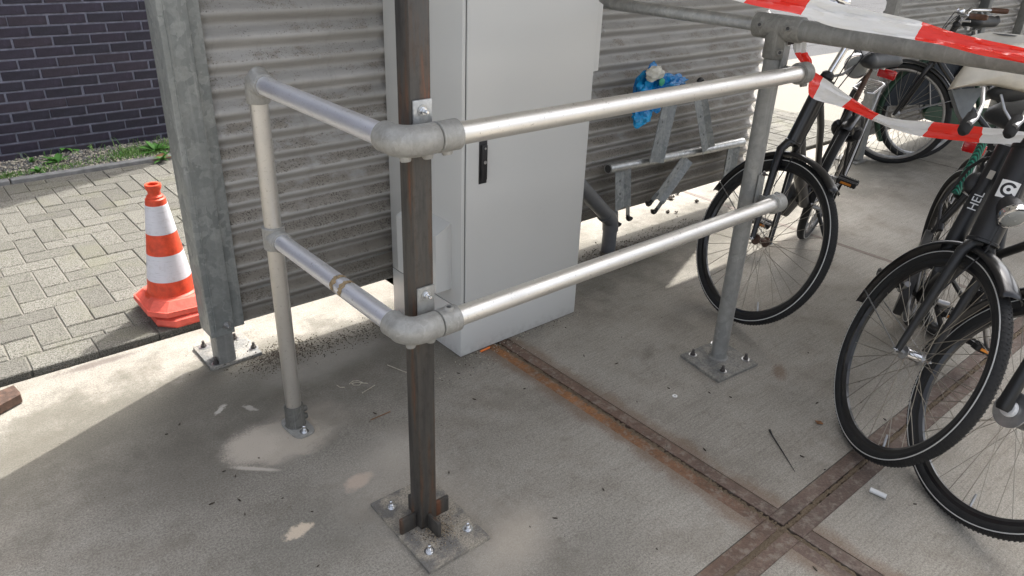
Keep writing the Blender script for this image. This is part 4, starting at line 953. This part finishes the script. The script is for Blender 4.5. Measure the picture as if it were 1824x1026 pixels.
    rl = P(-.32, 0, .70) if 'rl' not in k else V(k['rl']); o = MB().box(rl, (.03, .09, .045), (F, L, Up), bev=.008).build('rear_light', 'red_lens', root)
    if k.get('lock', True):
        lp = ax + (F * cos(radians(62)) + Up * sin(radians(62))) * .33; aa = (bbp - lp).normalized(); b = MB(); ring = []
        for t in range(15): a = radians(-40 + 260 * t / 14); ring.append(lp + L * (.058 * cos(a)) + (F * sin(radians(62)) * -1 + Up * cos(radians(62))).cross(L) * (.05 * sin(a)))
        b.tube(ring, .017, 10); b.box(lp + L * .055, (.05, .035, .055), (F, L, Up), bev=.01); b.build('ring_lock', 'black_plastic', root)
    if 'lamp' in k:
        lo = lamp(root, *k['lamp']); 
        MB().tube([top + H * .005, top.lerp(V(k['lamp'][0]), .5) - V((0, 0, .01)), V(k['lamp'][0]) - V(k['lamp'][1]).normalized() * .03], .006, 8).build('bracket', 'black_plastic', lo)
    if k.get('bars', True): handlebar(root, stem_top, k.get('bar_F', u), k.get('bar_L', n), H, **k.get('bar', {}))
    # brake cable down the head
    MB().tube([stem_top + u * .05, top + u * .05 + H * .02, crown + u * .06 + n * .02, c + n * .05 + (crown - c) * .55 + u * .02], .0022, 6).build('brake_cable', 'black_plastic', root)
    return root, P, F, L, Up, ax, bbp

# bicycle 1: behind the end of the rail ------------------------------------------------
n1, u1, v1 = wframe(2.8643, .3548); c1_ = V((2.657, 1.474, .341))
r = bicycle('bicycle', 'black city bicycle with headlamp and rusty front hub just behind the round post', (3.70, 1.80), (-.965, -.262), .17,
    (c1_, n1, u1, v1), ((2.825, 1.512, .715), (2.900, 1.470, .975)), bb=(3.36, 1.68, .30), sad=(3.70, 1.655, .965), detail=2, hub='rusty_steel', stem=(2.985, 1.43, 1.17),
    post_mat='rusty_steel', crank=(.1, 0, -1), head_r=.032, tube=.0175, dt=.028, rack_c=(3.97, 1.77, .785), rl=(4.02, 1.72, .85), fmg=(-34, 78), group='black bicycles parked in the shelter',
    lamp=(Z(1527, 118, .93), (-.80, -.52, -.10), 1.5), bar=dict(width=.28, back=.22), mg0=55)
# bicycle 2: big front wheel at the right ------------------------------------------------
n2, u2, v2 = wframe(2.4091, .3466); c2_ = V((2.2493, .6717, .3324))
cr2 = Pl(1748, 436, c2_, n2); tp2 = Pl(1812, 306, c2_, n2); H2 = (tp2 - cr2).normalized()
r2_ = bicycle('bicycle', 'matt black electric-style bicycle with wide head tube badge, its front wheel nearest the camera', (3.19, 1.02), (-.92, -.39), .12,
    (c2_, n2, u2, v2), (cr2, cr2 + H2 * .30), bb=(2.80, .86, .29), sad=(3.35, .90, .98), frame_mat='matt_black_paint', detail=2, hub='dull_alloy', tube=.0165, head_r=.041, dt=.027,
    crank=(.75, 0, .45), fmg=(-48, 75), fmw=.034, group='black bicycles parked in the shelter', rack=False, bars=False, stem=cr2 + H2 * .46, mg0=60,
    lamp=(Pl(1806, 388, V((2.30, .50, .75)), n2), V((-.62, -.64, -.46)), 1.05))
root2 = r2_[0]
# badge on the head tube: white square with a ring open to the right and a dot
hc = cr2 + H2 * .165; vd = (EYE - hc); vd = (vd - H2 * vd.dot(H2)).normalized(); sx = vd.cross(H2).normalized()
if sx.dot(RIGHT) < 0: sx = -sx
def on_head(x, z, lift=.0): # wraps onto the cylinder
    a = x / .041; return hc + H2 * z + vd * ((.0416 + lift) * cos(a)) + sx * ((.0416 + lift) * sin(a))
b = MB(); N = 8
grid = [[on_head(-.026 + .052 * i / N, -.026 + .052 * j / N) for i in range(N + 1)] for j in range(N + 1)]
b.add([p for r_ in grid for p in r_], [(j * 9 + i, j * 9 + i + 1, (j + 1) * 9 + i + 1, (j + 1) * 9 + i) for i in range(N) for j in range(N)])
bd = b.build('badge', 'white_plastic', root2)
b = MB(); A_ = []; B2 = []
for i in range(25):
    a = radians(35 + 290 * i / 24) ; A_.append(on_head(.0205 * cos(a), .0205 * sin(a), .0006)); B2.append(on_head(.0130 * cos(a), .0130 * sin(a), .0006))
b.strip(A_, B2); b.build('badge_ring', 'black_plastic', bd)
b = MB(); b.add([on_head(.0055 * cos(2 * pi * i / 16), .0055 * sin(2 * pi * i / 16), .0006) for i in range(16)], [tuple(range(16))]); b.build('badge_dot', 'black_plastic', bd)
# sideways lettering on the down tube
dtA = Z(1757, 315, .80); 
def text_on(parent, txt, p, xdir, ydir, size, mat, name='lettering'):
    cu = bpy.data.curves.new(name, 'FONT'); cu.body = txt; cu.size = size; cu.extrude = .0003; cu.align_x = 'CENTER'; cu.align_y = 'CENTER'
    tmp = bpy.data.objects.new(name, cu); COL.objects.link(tmp); bpy.context.view_layer.update()
    me = bpy.data.meshes.new_from_object(tmp); COL.objects.unlink(tmp); bpy.data.objects.remove(tmp)
    o = bpy.data.objects.new(name, me); COL.objects.link(o); me.materials.clear(); me.materials.append(M[mat]); o.parent = parent
    X = V(xdir).normalized(); Yd = V(ydir); Yd = (Yd - X * Yd.dot(X)).normalized(); Zd = X.cross(Yd); R = Matrix((X, Yd, Zd)).transposed().to_4x4()
    root = V((0, 0, 0)); q = parent
    while q is not None: root = root + q.location; q = q.parent
    o.matrix_basis = Matrix.Translation(V(p) - root) @ R; return o
bb2 = V((2.76, .84, .27)); mh2 = cr2 + H2 * .05; ddn = (mh2 - bb2).normalized()
# battery-like second tube beside the head tube carrying the letters
tA2 = Pl(1700, 428, cr2 + V((.06, .03, 0)), n2); tB2 = Pl(1793, 262, cr2 + V((.06, .03, 0)), n2)
dt_o = MB().tube([tA2 - (tB2 - tA2) * .35, tA2, tB2], .026, 20).build('down_tube', 'matt_black_paint', root2)
td = (tB2 - tA2).normalized(); vd2 = (EYE - tA2); vd2 = (vd2 - td * vd2.dot(td)).normalized(); sd2 = vd2.cross(td).normalized(); 
if sd2.dot(RIGHT) < 0: sd2 = -sd2
mid = tA2.lerp(tB2, .42) + vd2 * .0266
text_on(dt_o, 'HEL', mid, td, -sd2, .036, 'reflective_stripe')
b = MB().box(tA2.lerp(tB2, .70) + vd2 * .0262, (.016, .001, .026), (sd2, vd2, td)); b.build('sticker', 'beige_plastic', dt_o, smooth=False)
# roller-brake style clutter left of the tube: cable guide and lock body
clut = MB().sphere(Pl(1734, 326, cr2 + V((.10, .10, 0)), n2), (.026, .020, .036), (sd2, vd2, td), seg=18, ring=10).build('lock_body', 'black_plastic', root2)
MB().tube([Pl(q[0], q[1], cr2 + V((.10, .08, 0)), n2) for q in ((1775, 280), (1752, 283), (1725, 300), (1700, 330), (1676, 362), (1672, 395), (1668, 412))], .0055, 10).build('cable', 'black_plastic', root2)
MB().tube([Pl(q[0], q[1], cr2 + V((.10, .08, 0)), n2) for q in ((1722, 347), (1700, 372), (1677, 396), (1674, 410))], .010, 10).build('brake_arm', 'black_plastic', root2)
# right hand brake and lever assembly hanging over the tape
for k_, (px, z_) in enumerate((((1716, 233), 1.005), ((1797, 238), 1.0))):
    g = Z(*px, z_); a = Z(px[0] + 22, px[1] - 38, z_ + .05); 
    gr = MB().tube([g - (a - g) * .12, g, g.lerp(a, .3), g.lerp(a, .75)], [.010, .0165, .018, .014], 14).build('grip_end', 'black_rubber', root2)
    MB().tube([Z(px[0] + 10, px[1] - 12, z_ + .02), Z(px[0] + 22, px[1] - 22, z_ + .03), Z(px[0] + 34, px[1] - 46, z_ + .06), Z(px[0] + 36, px[1] - 76, z_ + .09)], [.009, .007, .006, .005], 8).build('brake_lever', 'dull_alloy', gr)
# hub dynamo barrel bright
MB().lathe(c2_ - n2 * .03, n2, [(.0155, 0), (.017, .01), (.0165, .05), (.0155, .06)], seg=20).build('hub_barrel', 'chrome', root2)

# bicycle 3: wheel at the bottom right corner ----------------------------------------------
n3, u3, v3 = wframe(2.5767, .4461); c3_ = V((2.2095, .3548, .3155))
b3 = thing('bicycle', V((c3_.x - v3.x * .33, c3_.y - v3.y * .33, 0)), 'black bicycle with ribbed brake drum, only its wheel showing at the lower right corner', 'bicycle', 'black bicycles parked in the shelter')
wheel(b3, c3_, n3, u3, v3, detail=2, R=.350)
MB().lathe(c3_ + n3 * .030, n3, [(.05, 0), (.053, .001), (.053, .003), (.05, .004)], seg=36).build('brake_disc', 'dull_alloy', b3)
b = MB()
for k in range(7): b.lathe(c3_ - n3 * (.030 + k * .006), n3, [(.040, 0), (.040, .003)], seg=28)
b.lathe(c3_ - n3 * .070, n3, [(.033, 0), (.033, .044)], seg=24); b.build('cooling_fins', 'dull_alloy', b3, angle=30)
MB().lathe(c3_ + n3 * .036, n3, [(.024, 0), (.022, .012), (.012, .014)], seg=24).build('hub_cap', 'white_plastic', b3)
cr3 = c3_ + v3 * .40 - u3 * .10
for sg in (-1, 1):
    e = c3_ + n3 * (sg * .062); sh = cr3 + n3 * (sg * .05); MB().tube([e - (sh - e).normalized() * .012, e, e.lerp(sh, .3), e.lerp(sh, .9), sh, cr3 + n3 * (sg * .01) + v3 * .03], [.016, .021, .0165, .0165, .0165, .0165], 16).build('fork_blade', 'matt_black_paint', b3)
H3 = (v3 * .95 - u3 * .32).normalized(); MB().tube([cr3 + H3 * .02, cr3 + H3 * .25], .024, 18).build('head_tube', 'matt_black_paint', b3); MB().tube([cr3 + H3 * .24, cr3 + H3 * .42], .0125, 14).build('stem', 'chrome', b3)
handlebar(b3, cr3 + H3 * .42, u3, n3, H3, width=.27, back=.15)
F3 = V((-.80, -.60, 0)).normalized(); L3 = V((-F3.y, F3.x, 0)); bb3 = cr3 - F3 * .50 + V((0, 0, -.42)); bb3.z = .28; ra3 = bb3 - F3 * .46; ra3.z = .345
wheel(b3, ra3, L3, F3, V((0, 0, 1)), detail=1, R=.350)
tubing(b3, 'frame', [([cr3 + H3 * .06, bb3], [.022, .022]), ([bb3, bb3 - F3 * .16 + V((0, 0, .45))], [.016, .016]), ([bb3 + L3 * .03, ra3 + L3 * .06], [.01, .008]), ([bb3 - L3 * .03, ra3 - L3 * .06], [.01, .008]), ([cr3 + H3 * .2, bb3 - F3 * .08 + V((0, 0, .22))], [.015, .015])], 'matt_black_paint')
MB().tube([bb3 - F3 * .16 + V((0, 0, .44)), bb3 - F3 * .20 + V((0, 0, .62))], .0128, 12).build('seat_post', 'dull_alloy', b3); saddle(b3, bb3 - F3 * .21 + V((0, 0, .66)), F3, L3, V((0, 0, 1)))
mudguard(b3, c3_, n3, u3, v3, radians(62), radians(185), r=.374, w=.03)
pedal(b3, Z(1742, 616, .12), n3, u3, V((0, 0, 1))); MB().tube([Z(1742, 616, .12) - n3 * .05, bb3], [.008, .010], 10).build('crank', 'dull_alloy', b3)

pedal(b3, Z(1752, 526, .35), n3, u3, V((0, 0, 1))); MB().tube([Z(1752, 526, .35) - n3 * .05, bb3 - n3 * .06], [.008, .010], 10).build('crank', 'dull_alloy', b3)

# bicycle 4: green one with coat guard, by the far wall ----------------------------------------
F4 = V((.85, -.53, 0)).normalized(); rc4 = V((5.80, 2.14, 0)); P4 = lambda x, z: rc4 + F4 * x + V((0, 0, z)); L4 = V((-F4.y, F4.x, 0))
bicycle('bicycle', 'old dark green bicycle with black coat guard standing across from the far corrugated wall', (rc4.x, rc4.y), (F4.x, F4.y), .03,
    (P4(1.12, .352) + V((0, 0, 0)), L4, F4, V((0, 0, 1))), (P4(.98, .72), P4(.90, .97)), frame_mat='green_paint', case_mat='green_paint', skirt=True, detail=1, stripe=False, rim='dull_alloy',
    mg_mat='green_paint', rl=P4(-.36, .62), group='older bicycles by the far wall', bar=dict(width=.27, grip='black_rubber'))
# bicycle 5: brown leather grips at the top right
hb5 = Yp(1728, 24, 1.95); F5 = V((-.15, .99, 0)).normalized(); L5 = V((-F5.y, F5.x, 0)); rc5 = V((hb5.x, hb5.y, 0)) - F5 * .84; P5 = lambda x, z: rc5 + F5 * x + V((0, 0, z))
bicycle('bicycle', 'old bicycle with brown leather grips nosed up to the far wall at top right', (rc5.x, rc5.y), (F5.x, F5.y), .02,
    (P5(1.12, .352), L5, F5, V((0, 0, 1))), (P5(.98, .72), P5(.90, .97)), frame_mat='black_frame_paint', detail=1, stripe=False, rim='dull_alloy', stem=P5(.86, hb5.z - .02), saddle_mat='saddle_vinyl', group='older bicycles by the far wall',
    bar=dict(width=.30, grip='brown_leather', mat='chrome', back=.16))
# beige plastic child seat shell ----------------------------------------------------------------
KX = V((2.78, .80, 1.06))
seat = thing('child_seat', KX, 'beige plastic child seat shell with dark slots tipped over behind the striped tape', 'child seat')
depthp = V((2.78, .80, 1.06)); fn = FWD
def SP(x, y, d=0.): return Pl(x, y, depthp + FWD * d, FWD)
outl = [(1688, 160), (1702, 138), (1722, 112), (1752, 92), (1790, 80), (1860, 76), (1905, 82), (1935, 110), (1935, 150), (1905, 165), (1870, 172), (1835, 166), (1800, 158), (1765, 151), (1725, 153)]
b = MB(); A = [SP(x, y, 0) for x, y in outl]; cen = sum(A, V()) / len(A); Rg = [A, [cen + (p - cen) * .93 - FWD * .018 for p in A], [cen + (p - cen) * .6 - FWD * .03 for p in A], [cen + (p - cen) * .05 - FWD * .034 for p in A]]
n_ = len(A); vs = [p for q in Rg for p in q]; fs = [(i * n_ + k, i * n_ + (k + 1) % n_, (i + 1) * n_ + (k + 1) % n_, (i + 1) * n_ + k) for i in range(3) for k in range(n_)]; fs.append(tuple(3 * n_ + k for k in range(n_)))
back_ = len(vs); b.add(vs, fs); o = b.build('front_shell', 'beige_plastic', seat, angle=50); solid(o, .004)
top_ol = [(1722, 66), (1742, 60), (1764, 56.5), (1800, 60), (1860, 66), (1920, 74), (1930, 92), (1870, 92), (1800, 86), (1740, 80)]
b = MB(); A = [SP(x, y, .10) for x, y in top_ol]; B3 = [p + FWD * .02 + V((0, 0, -.02)) for p in A]; n_ = len(A)
b.add(A + B3, [tuple(range(n_)), tuple(reversed(range(n_, 2 * n_)))] + [(i, i + n_, (i + 1) % n_ + n_, (i + 1) % n_) for i in range(n_)]); b.build('back_rest', 'beige_plastic', seat, angle=40)
MB().prism([SP(x, y, -.036) for x, y in ((1807, 119), (1850, 121), (1850, 130), (1806, 128))], -FWD * .002).build('slot', 'cabinet_seam', seat, smooth=False)
MB().prism([SP(x, y, .097) for x, y in ((1768, 59.5), (1790, 61), (1812, 64), (1808, 65), (1785, 63.5))], -FWD * .002).build('slot', 'cabinet_seam', seat, smooth=False)
MB().prism([SP(x, y, .03) for x, y in ((1695, 160), (1760, 155), (1742, 175), (1725, 205), (1736, 236), (1728, 240), (1708, 200))], FWD * .02).build('side_wing', 'grey_post_paint', seat, smooth=False)
MB().sphere(SP(1800, 164, .055), (.075, .05, .030), (RIGHT, FWD, DOWN), seg=20, ring=10).build('padded_cushion', 'saddle_vinyl', seat, angle=60)
MB().tube([SP(1783, 168, .03), SP(1789, 195, .03), SP(1800, 214, .02)], .0045, 8).build('strap_buckle', 'dull_alloy', seat)
# supporting frame of the seat, reaching the ground bike behind it
MB().tube([SP(1850, 150, .03), SP(1862, 260, .10), V((3.35, .93, .80))], .009, 10).build('support_bar', 'dull_alloy', seat)
# green braided chain lock --------------------------------------------------------------------------
ch = thing('chain_lock', cr2 + V((.15, .1, .2)), 'green fabric-sleeved chain lock looped down beside the badged head tube', 'chain lock')
def Q(x, y, d=.12): return Pl(x, y, cr2 + V((d, d * .6, 0)), n2)
MB().tube([Q(1760, 232), Q(1750, 256), Q(1737, 282), Q(1722, 308), Q(1708, 332), Q(1702, 345)], .0135, 14).build('sleeve', 'green_braid', ch)
MB().tube([Q(1700, 338), Q(1692, 350), Q(1690, 358), Q(1694, 362), Q(1700, 352)], .0035, 8).build('link', 'dull_alloy', ch)
MB().tube([Q(1850, 262, .1), Q(1836, 290, .1), Q(1818, 325, .1), Q(1806, 358, .1), Q(1796, 380, .1), Q(1788, 396, .08), Q(1782, 398, .05)], .0135, 14).build('sleeve', 'green_braid', ch)

# ================================================================== BARRIER TAPE
def ribbon(name, label, nodes, blocks, wd=None, group='red and white barrier tape'):
    """nodes: (top point, bottom point); blocks: param boundaries with colour"""
    N = 12; rows = []
    def cr(a, b_, c_, d, t): return .5 * ((2 * b_) + (c_ - a) * t + (2 * a - 5 * b_ + 4 * c_ - d) * t * t + (3 * b_ - a - 3 * c_ + d) * t ** 3)
    n = len(nodes)
    T = [V(x[0]) for x in nodes]; B = [V(x[1]) for x in nodes]; g = lambda A, i: A[max(0, min(n - 1, i))]
    for i in range(n - 1):
        for k in range(N):
            t = k / N; rows.append((i + t, cr(g(T, i - 1), g(T, i), g(T, i + 1), g(T, i + 2), t), cr(g(B, i - 1), g(B, i), g(B, i + 1), g(B, i + 2), t)))
    rows.append((n - 1.0, T[-1], B[-1]))
    K = 8; b = MB(); vs = []
    for (s_, t_, b0) in rows:
        d = b0 - t_; nn_ = FWD
        for j in range(K + 1):
            q = j / K; vs.append(t_ + d * q + nn_ * (.004 * sin(q * 9 + s_ * 1.3) + .003 * sin(q * 17 + s_ * 2.1)))
    fs = []; mi = []
    for i in range(len(rows) - 1):
        c_ = 0
        for lim, col_ in blocks:
            if rows[i][0] + .01 < lim: c_ = col_; break
        for j in range(K): fs.append((i * (K + 1) + j, i * (K + 1) + j + 1, (i + 1) * (K + 1) + j + 1, (i + 1) * (K + 1) + j)); mi.append(c_)
    b.v = vs; b.f = fs; b.mi = mi
    o = b.build(name, ['tape_red', 'tape_white'], smooth=True, angle=60); tag(o, label, 'barrier tape', group); return o
def at(x, y, d):   # point at distance-depth d along the view
    r_ = ray(x, y); return EYE + r_ * d
up_nodes = []
for (xt, yt, xb, yb, d) in ((1200, -60, 1170, -34, 1.70), (1290, -40, 1265, -10, 1.72), (1385, -22, 1352, 12, 1.75), (1448, -8, 1426, 27, 1.78), (1500, 8, 1478, 44.5, 1.80), (1560, 21, 1545, 57, 1.80), (1645, 38, 1628, 73, 1.80), (1700, 56, 1690, 84, 1.79), (1760, 74, 1752, 98, 1.77), (1824, 87, 1818, 111, 1.74), (1900, 104, 1895, 130, 1.70), (1990, 120, 1985, 146, 1.66)):
    up_nodes.append((at(xt, yt, d), at(xb, yb, d - .012)))
ribbon('barrier_tape', 'upper red and white barrier tape stretched across the pipe at the top right', up_nodes, [(1.0, 0), (1.6, 1), (3.0, 0), (6.0, 1), (11, 0)])
lo_nodes = []
for (xt, yt, xb, yb, d) in ((1416, 66, 1437, 66, 2.36), (1414, 82, 1436, 84, 2.36), (1418, 100, 1440, 98, 2.36), (1430, 117, 1446, 112, 2.37), (1440, 122, 1441, 152, 2.40), (1466, 138, 1449, 175, 2.44), (1519, 174, 1498, 192, 2.48), (1566, 202, 1552, 214, 2.50), (1605, 214, 1595, 230, 2.48), (1662, 217.5, 1643, 243, 2.44), (1752, 226, 1744, 254, 2.36), (1790, 230, 1790, 256.5, 2.32), (1850, 237, 1850, 262, 2.28), (1960, 240, 1960, 268, 2.2)):
    lo_nodes.append((at(xt, yt, d), at(xb, yb, d)))
ribbon('barrier_tape', 'lower red and white barrier tape sagging from the pipe in front of the bicycles', lo_nodes, [(1.6, 1), (3.1, 0), (3.95, 1), (4.95, 0), (6, 1), (7.0, 0), (8.95, 1), (10, 0), (13, 1)])

# ================================================================== SMALL THINGS
b = MB(); q = [Z(-40, 728, .005), Z(28, 699, .005), Z(40, 712, .005), Z(40, 716, .005), Z(-40, 760, .005)]
o = MB().prism(q, (0, 0, .030)).build('flat_bar', 'rusty_steel', smooth=False); tag(o, 'brown steel bar end lying on the sunlit concrete at the left edge', 'steel bar')
def small(name, mb, mat, label, cat, group=None): o = mb.build(name, mat, angle=40); return tag(o, label, cat, group)
w_ = Z(1202, 706); small('washer', MB().lathe(w_ + V((0, 0, .001)), (0, 0, 1), [(.004, 0), (.009, 0), (.009, .002), (.004, .002)], seg=20, closed=True), 'white_plastic', 'small white washer lying on the concrete floor right of the joint', 'washer')
small('plastic_tube', MB().tube([Z(1550, 872, .008), Z(1579, 885, .008)], .008, 12), 'clear_plastic', 'short clear plastic tube lying on the floor below the big front wheel', 'plastic tube')
small('cable_tie', MB().tube([Z(1371, 766, .004), Z(1376, 776, .005), Z(1395, 806, .003), Z(1416, 840, .003)], [.004, .0022, .0018, .0008], 8), 'black_plastic', 'black cable tie lying on the floor near the joint crossing', 'cable tie')
small('orange_scrap', MB().tube([Z(856, 626, .006), Z(872, 619, .006)], .004, 8), 'orange_sleeve', 'orange plastic scrap at the front foot of the grey cabinet', 'scrap')
for i, (pts, lb_) in enumerate((([(622, 684), (628, 679), (638, 678), (645, 681), (640, 686), (630, 686), (626, 683), (636, 681), (655, 683)], 'curled pale wire scrap on the floor left of the steel post'), ([(645, 700), (668, 686)], 'straight pale wire scrap just right of the curled one'), ([(600, 686), (606, 690), (614, 690)], 'short bent pale wire scrap left of the curled one'), ([(660, 748), (695, 733)], 'brown dry stalk on the floor left of the steel post'), ([(690, 650), (720, 662), (727, 664)], 'pale dry stalk on the floor near the cabinet foot'))):
    small('twig' if 'stalk' in lb_ else 'wire_scrap', MB().tube([Z(*p, .003) for p in pts], .0014, 6), 'dry_leaf' if 'brown' in lb_ else 'debris_pale', lb_, 'scrap')
small('leaf', MB().prism([Z(x, y, .002) for x, y in ((1452, 750), (1462, 751), (1466, 756), (1456, 755))], (0, 0, .003)), 'dry_leaf', 'small brown leaf on the floor left of the big front wheel', 'leaf')
small('leaf', MB().prism([V((1.27, 5.0, .024)), V((1.34, 4.96, .04)), V((1.40, 4.99, .03)), V((1.36, 5.03, .05)), V((1.30, 5.04, .03))], (0, 0, .004)), 'dry_leaf', 'orange-brown dry leaf lying against the kerb of the weedy strip', 'leaf')
b = MB()
def scat(n, fn, r0, r1, mats=(0, 1)):
    for _ in range(n):
        p = fn(); r_ = random.uniform(r0, r1); pebble(b, (p[0], p[1], p[2] if len(p) > 2 else r_ * .3), r_, random.choice(mats))
G_ = random.gauss
scat(1500, lambda: (random.uniform(.80, 1.45), 2.32 + G_(0, .04)), .0006, .0034, (0, 2, 2)); scat(1300, lambda: (.93 + G_(0, .07), 2.36 + G_(0, .035)), .0006, .0042, (0, 2, 2))
scat(1500, lambda: (random.uniform(2.1, 3.4), 2.28 + G_(0, .045)), .0008, .005, (0, 2, 2)); scat(500, lambda: (2.68 + G_(0, .1), 2.24 + G_(0, .05)), .001, .007, (0, 2))
scat(130, lambda: (random.uniform(1.45, 2.06), 1.918 + G_(0, .012)), .001, .004); scat(120, lambda: (random.uniform(1.3, 1.7), 1.86 + G_(0, .04)), .001, .0035, (0, 1, 1))
scat(260, lambda: (random.uniform(0, 3.4), random.uniform(.2, 2.3)), .0008, .0024, (0, 0, 1)); scat(90, lambda: (random.uniform(3.0, 5.5), random.uniform(1.4, 2.6)), .001, .004)
scat(220, lambda: (random.uniform(.0, 1.4), 2.728 + G_(0, .006), .006), .001, .004, (0,)); scat(60, lambda: (.78 + G_(0, .07), 2.47 + G_(0, .05), .014), .001, .004, (0,))
scat(200, lambda: (2.25 + G_(0, .13), 1.30 + G_(0, .11)), .0006, .002, (0, 0, 1))
for _ in range(60):     # dark bits like bark
    x, y = random.uniform(.3, 2.6), random.uniform(.4, 2.2); a = random.uniform(0, 6.28); l = random.uniform(.003, .009); d = V((cos(a), sin(a), 0)) * l; s_ = V((-sin(a), cos(a), 0)) * l * .25; c = V((x, y, .001))
    b.prism([c - d, c - s_, c + d, c + s_], (0, 0, .003), 0)
o = b.build('crumbs', ['debris_dark', 'debris_pale', 'debris_brown'], smooth=False); tag(o, 'crumbs of soil, grit and bark scattered on the concrete floor', 'grit', kind='stuff')
for (x, y, r_, i) in ((1195, 353, .03, 0), (1205, 378, .014, 1), (1190, 377, .020, 2), (1241, 359, .02, 3), (1207, 345, .02, 4)):
    p = Z(x, y, .006); bm = MB(); 
    for _ in range(9): pebble(bm, (p.x + random.uniform(-.5, .5) * r_, p.y + random.uniform(-.4, .4) * r_, .006 + random.uniform(0, r_ * .35)), r_ * .45)
    small('soil_clod', bm, 'debris_dark', ('largest dark clod of soil on the sunlit strip under the bicycle rack', 'small round dark clod nearest the middle of the strip under the rack', 'small dark clod left of the round one under the rack', 'dark clod of soil nearest the middle bicycle wheel', 'dark clod behind the largest one under the rack')[i], 'soil')

# weeds ---------------------------------------------------------------------------------------------
def leafy(name, c, n, L, label, mat='weed_leaf', wid=.34, rise=1.0):
    mb = MB(); c = V(c)
    for k in range(n):
        a = random.uniform(0, 2 * pi); el = random.uniform(.25, 1.2) * rise; l = L * random.uniform(.6, 1.15); d = V((cos(a) * cos(el), sin(a) * cos(el), sin(el))); s_ = V((-sin(a), cos(a), 0)); w_ = l * wid * random.uniform(.7, 1.1); pts = []
        A = []; B = []
        for i in range(6):
            t = i / 5; q = c + d * (l * t) + V((0, 0, -.35 * l * t * t)); ww = w_ * sin(pi * min(1, t * .92 + .06)) * .5; A.append(q + s_ * ww); B.append(q - s_ * ww + V((0, 0, .12 * ww)))
        mb.strip(A, B)
    o = mb.build(name, mat); tag(o, label, 'weed', 'weeds along the brick wall'); return o
def W5(x, y): p = Z(x, y, .03); return p
leafy('weed', W5(118, 268) + V((0, .05, 0)), 16, .13, 'broad-leaved bright green weed tallest against the brick wall'); leafy('weed', W5(102, 290), 20, .10, 'low broad-leaved weed in the gravel in front of the tallest one')
leafy('weed', W5(92, 278) + V((0, .1, 0)), 5, .16, 'thin upright weed with pointed leaf left of the tallest one', wid=.18, rise=1.5); leafy('weed', W5(55, 290), 8, .06, 'tiny leafy weed left of the upright one')
leafy('weed', W5(175, 268) + V((0, .1, 0)), 9, .13, 'small weed with arching leaves in the middle of the gravel strip', wid=.12, rise=.8); leafy('weed', W5(278, 270), 22, .12, 'broad rosette weed by the kerb next to the wall post'); leafy('weed', W5(288, 285), 10, .09, 'drooping weed hanging over the kerb by the wall post')
leafy('weed', W5(68, 308), 14, .07, 'low flat weed near the kerb left of the rosettes')
b = MB()
def blades(cx, cy, rx, ry, n, L):
    for _ in range(n):
        x = cx + G_(0, rx); y = min(5.45, max(5.06, cy + G_(0, ry))); l = L * random.uniform(.5, 1.4); a = random.uniform(0, 2 * pi); d = V((cos(a), sin(a), 0)) * (l * random.uniform(.2, .8)); c = V((x, y, .03)); s_ = V((-sin(a), cos(a), 0)) * .0022
        b.add([c - s_, c + s_, c + d * .5 + V((0, 0, l * .6)) + s_ * .8, c + d * .5 + V((0, 0, l * .6)) - s_ * .8, c + d + V((0, 0, l * .75))], [(0, 1, 2, 3), (3, 2, 4)], random.choice((0, 0, 1)))
blades(1.30, 5.22, .11, .07, 900, .026); blades(1.15, 5.17, .09, .05, 300, .022); blades(.48, 5.12, .08, .03, 330, .022); blades(.80, 5.12, .12, .04, 260, .022); blades(1.0, 5.42, .5, .03, 40, .07); blades(1.55, 5.3, .1, .07, 200, .04)
o = b.build('grass', ['grass_blade', 'weed_leaf'], smooth=False); tag(o, 'short grass and moss growing through the gravel by the brick wall', 'grass', kind='stuff')
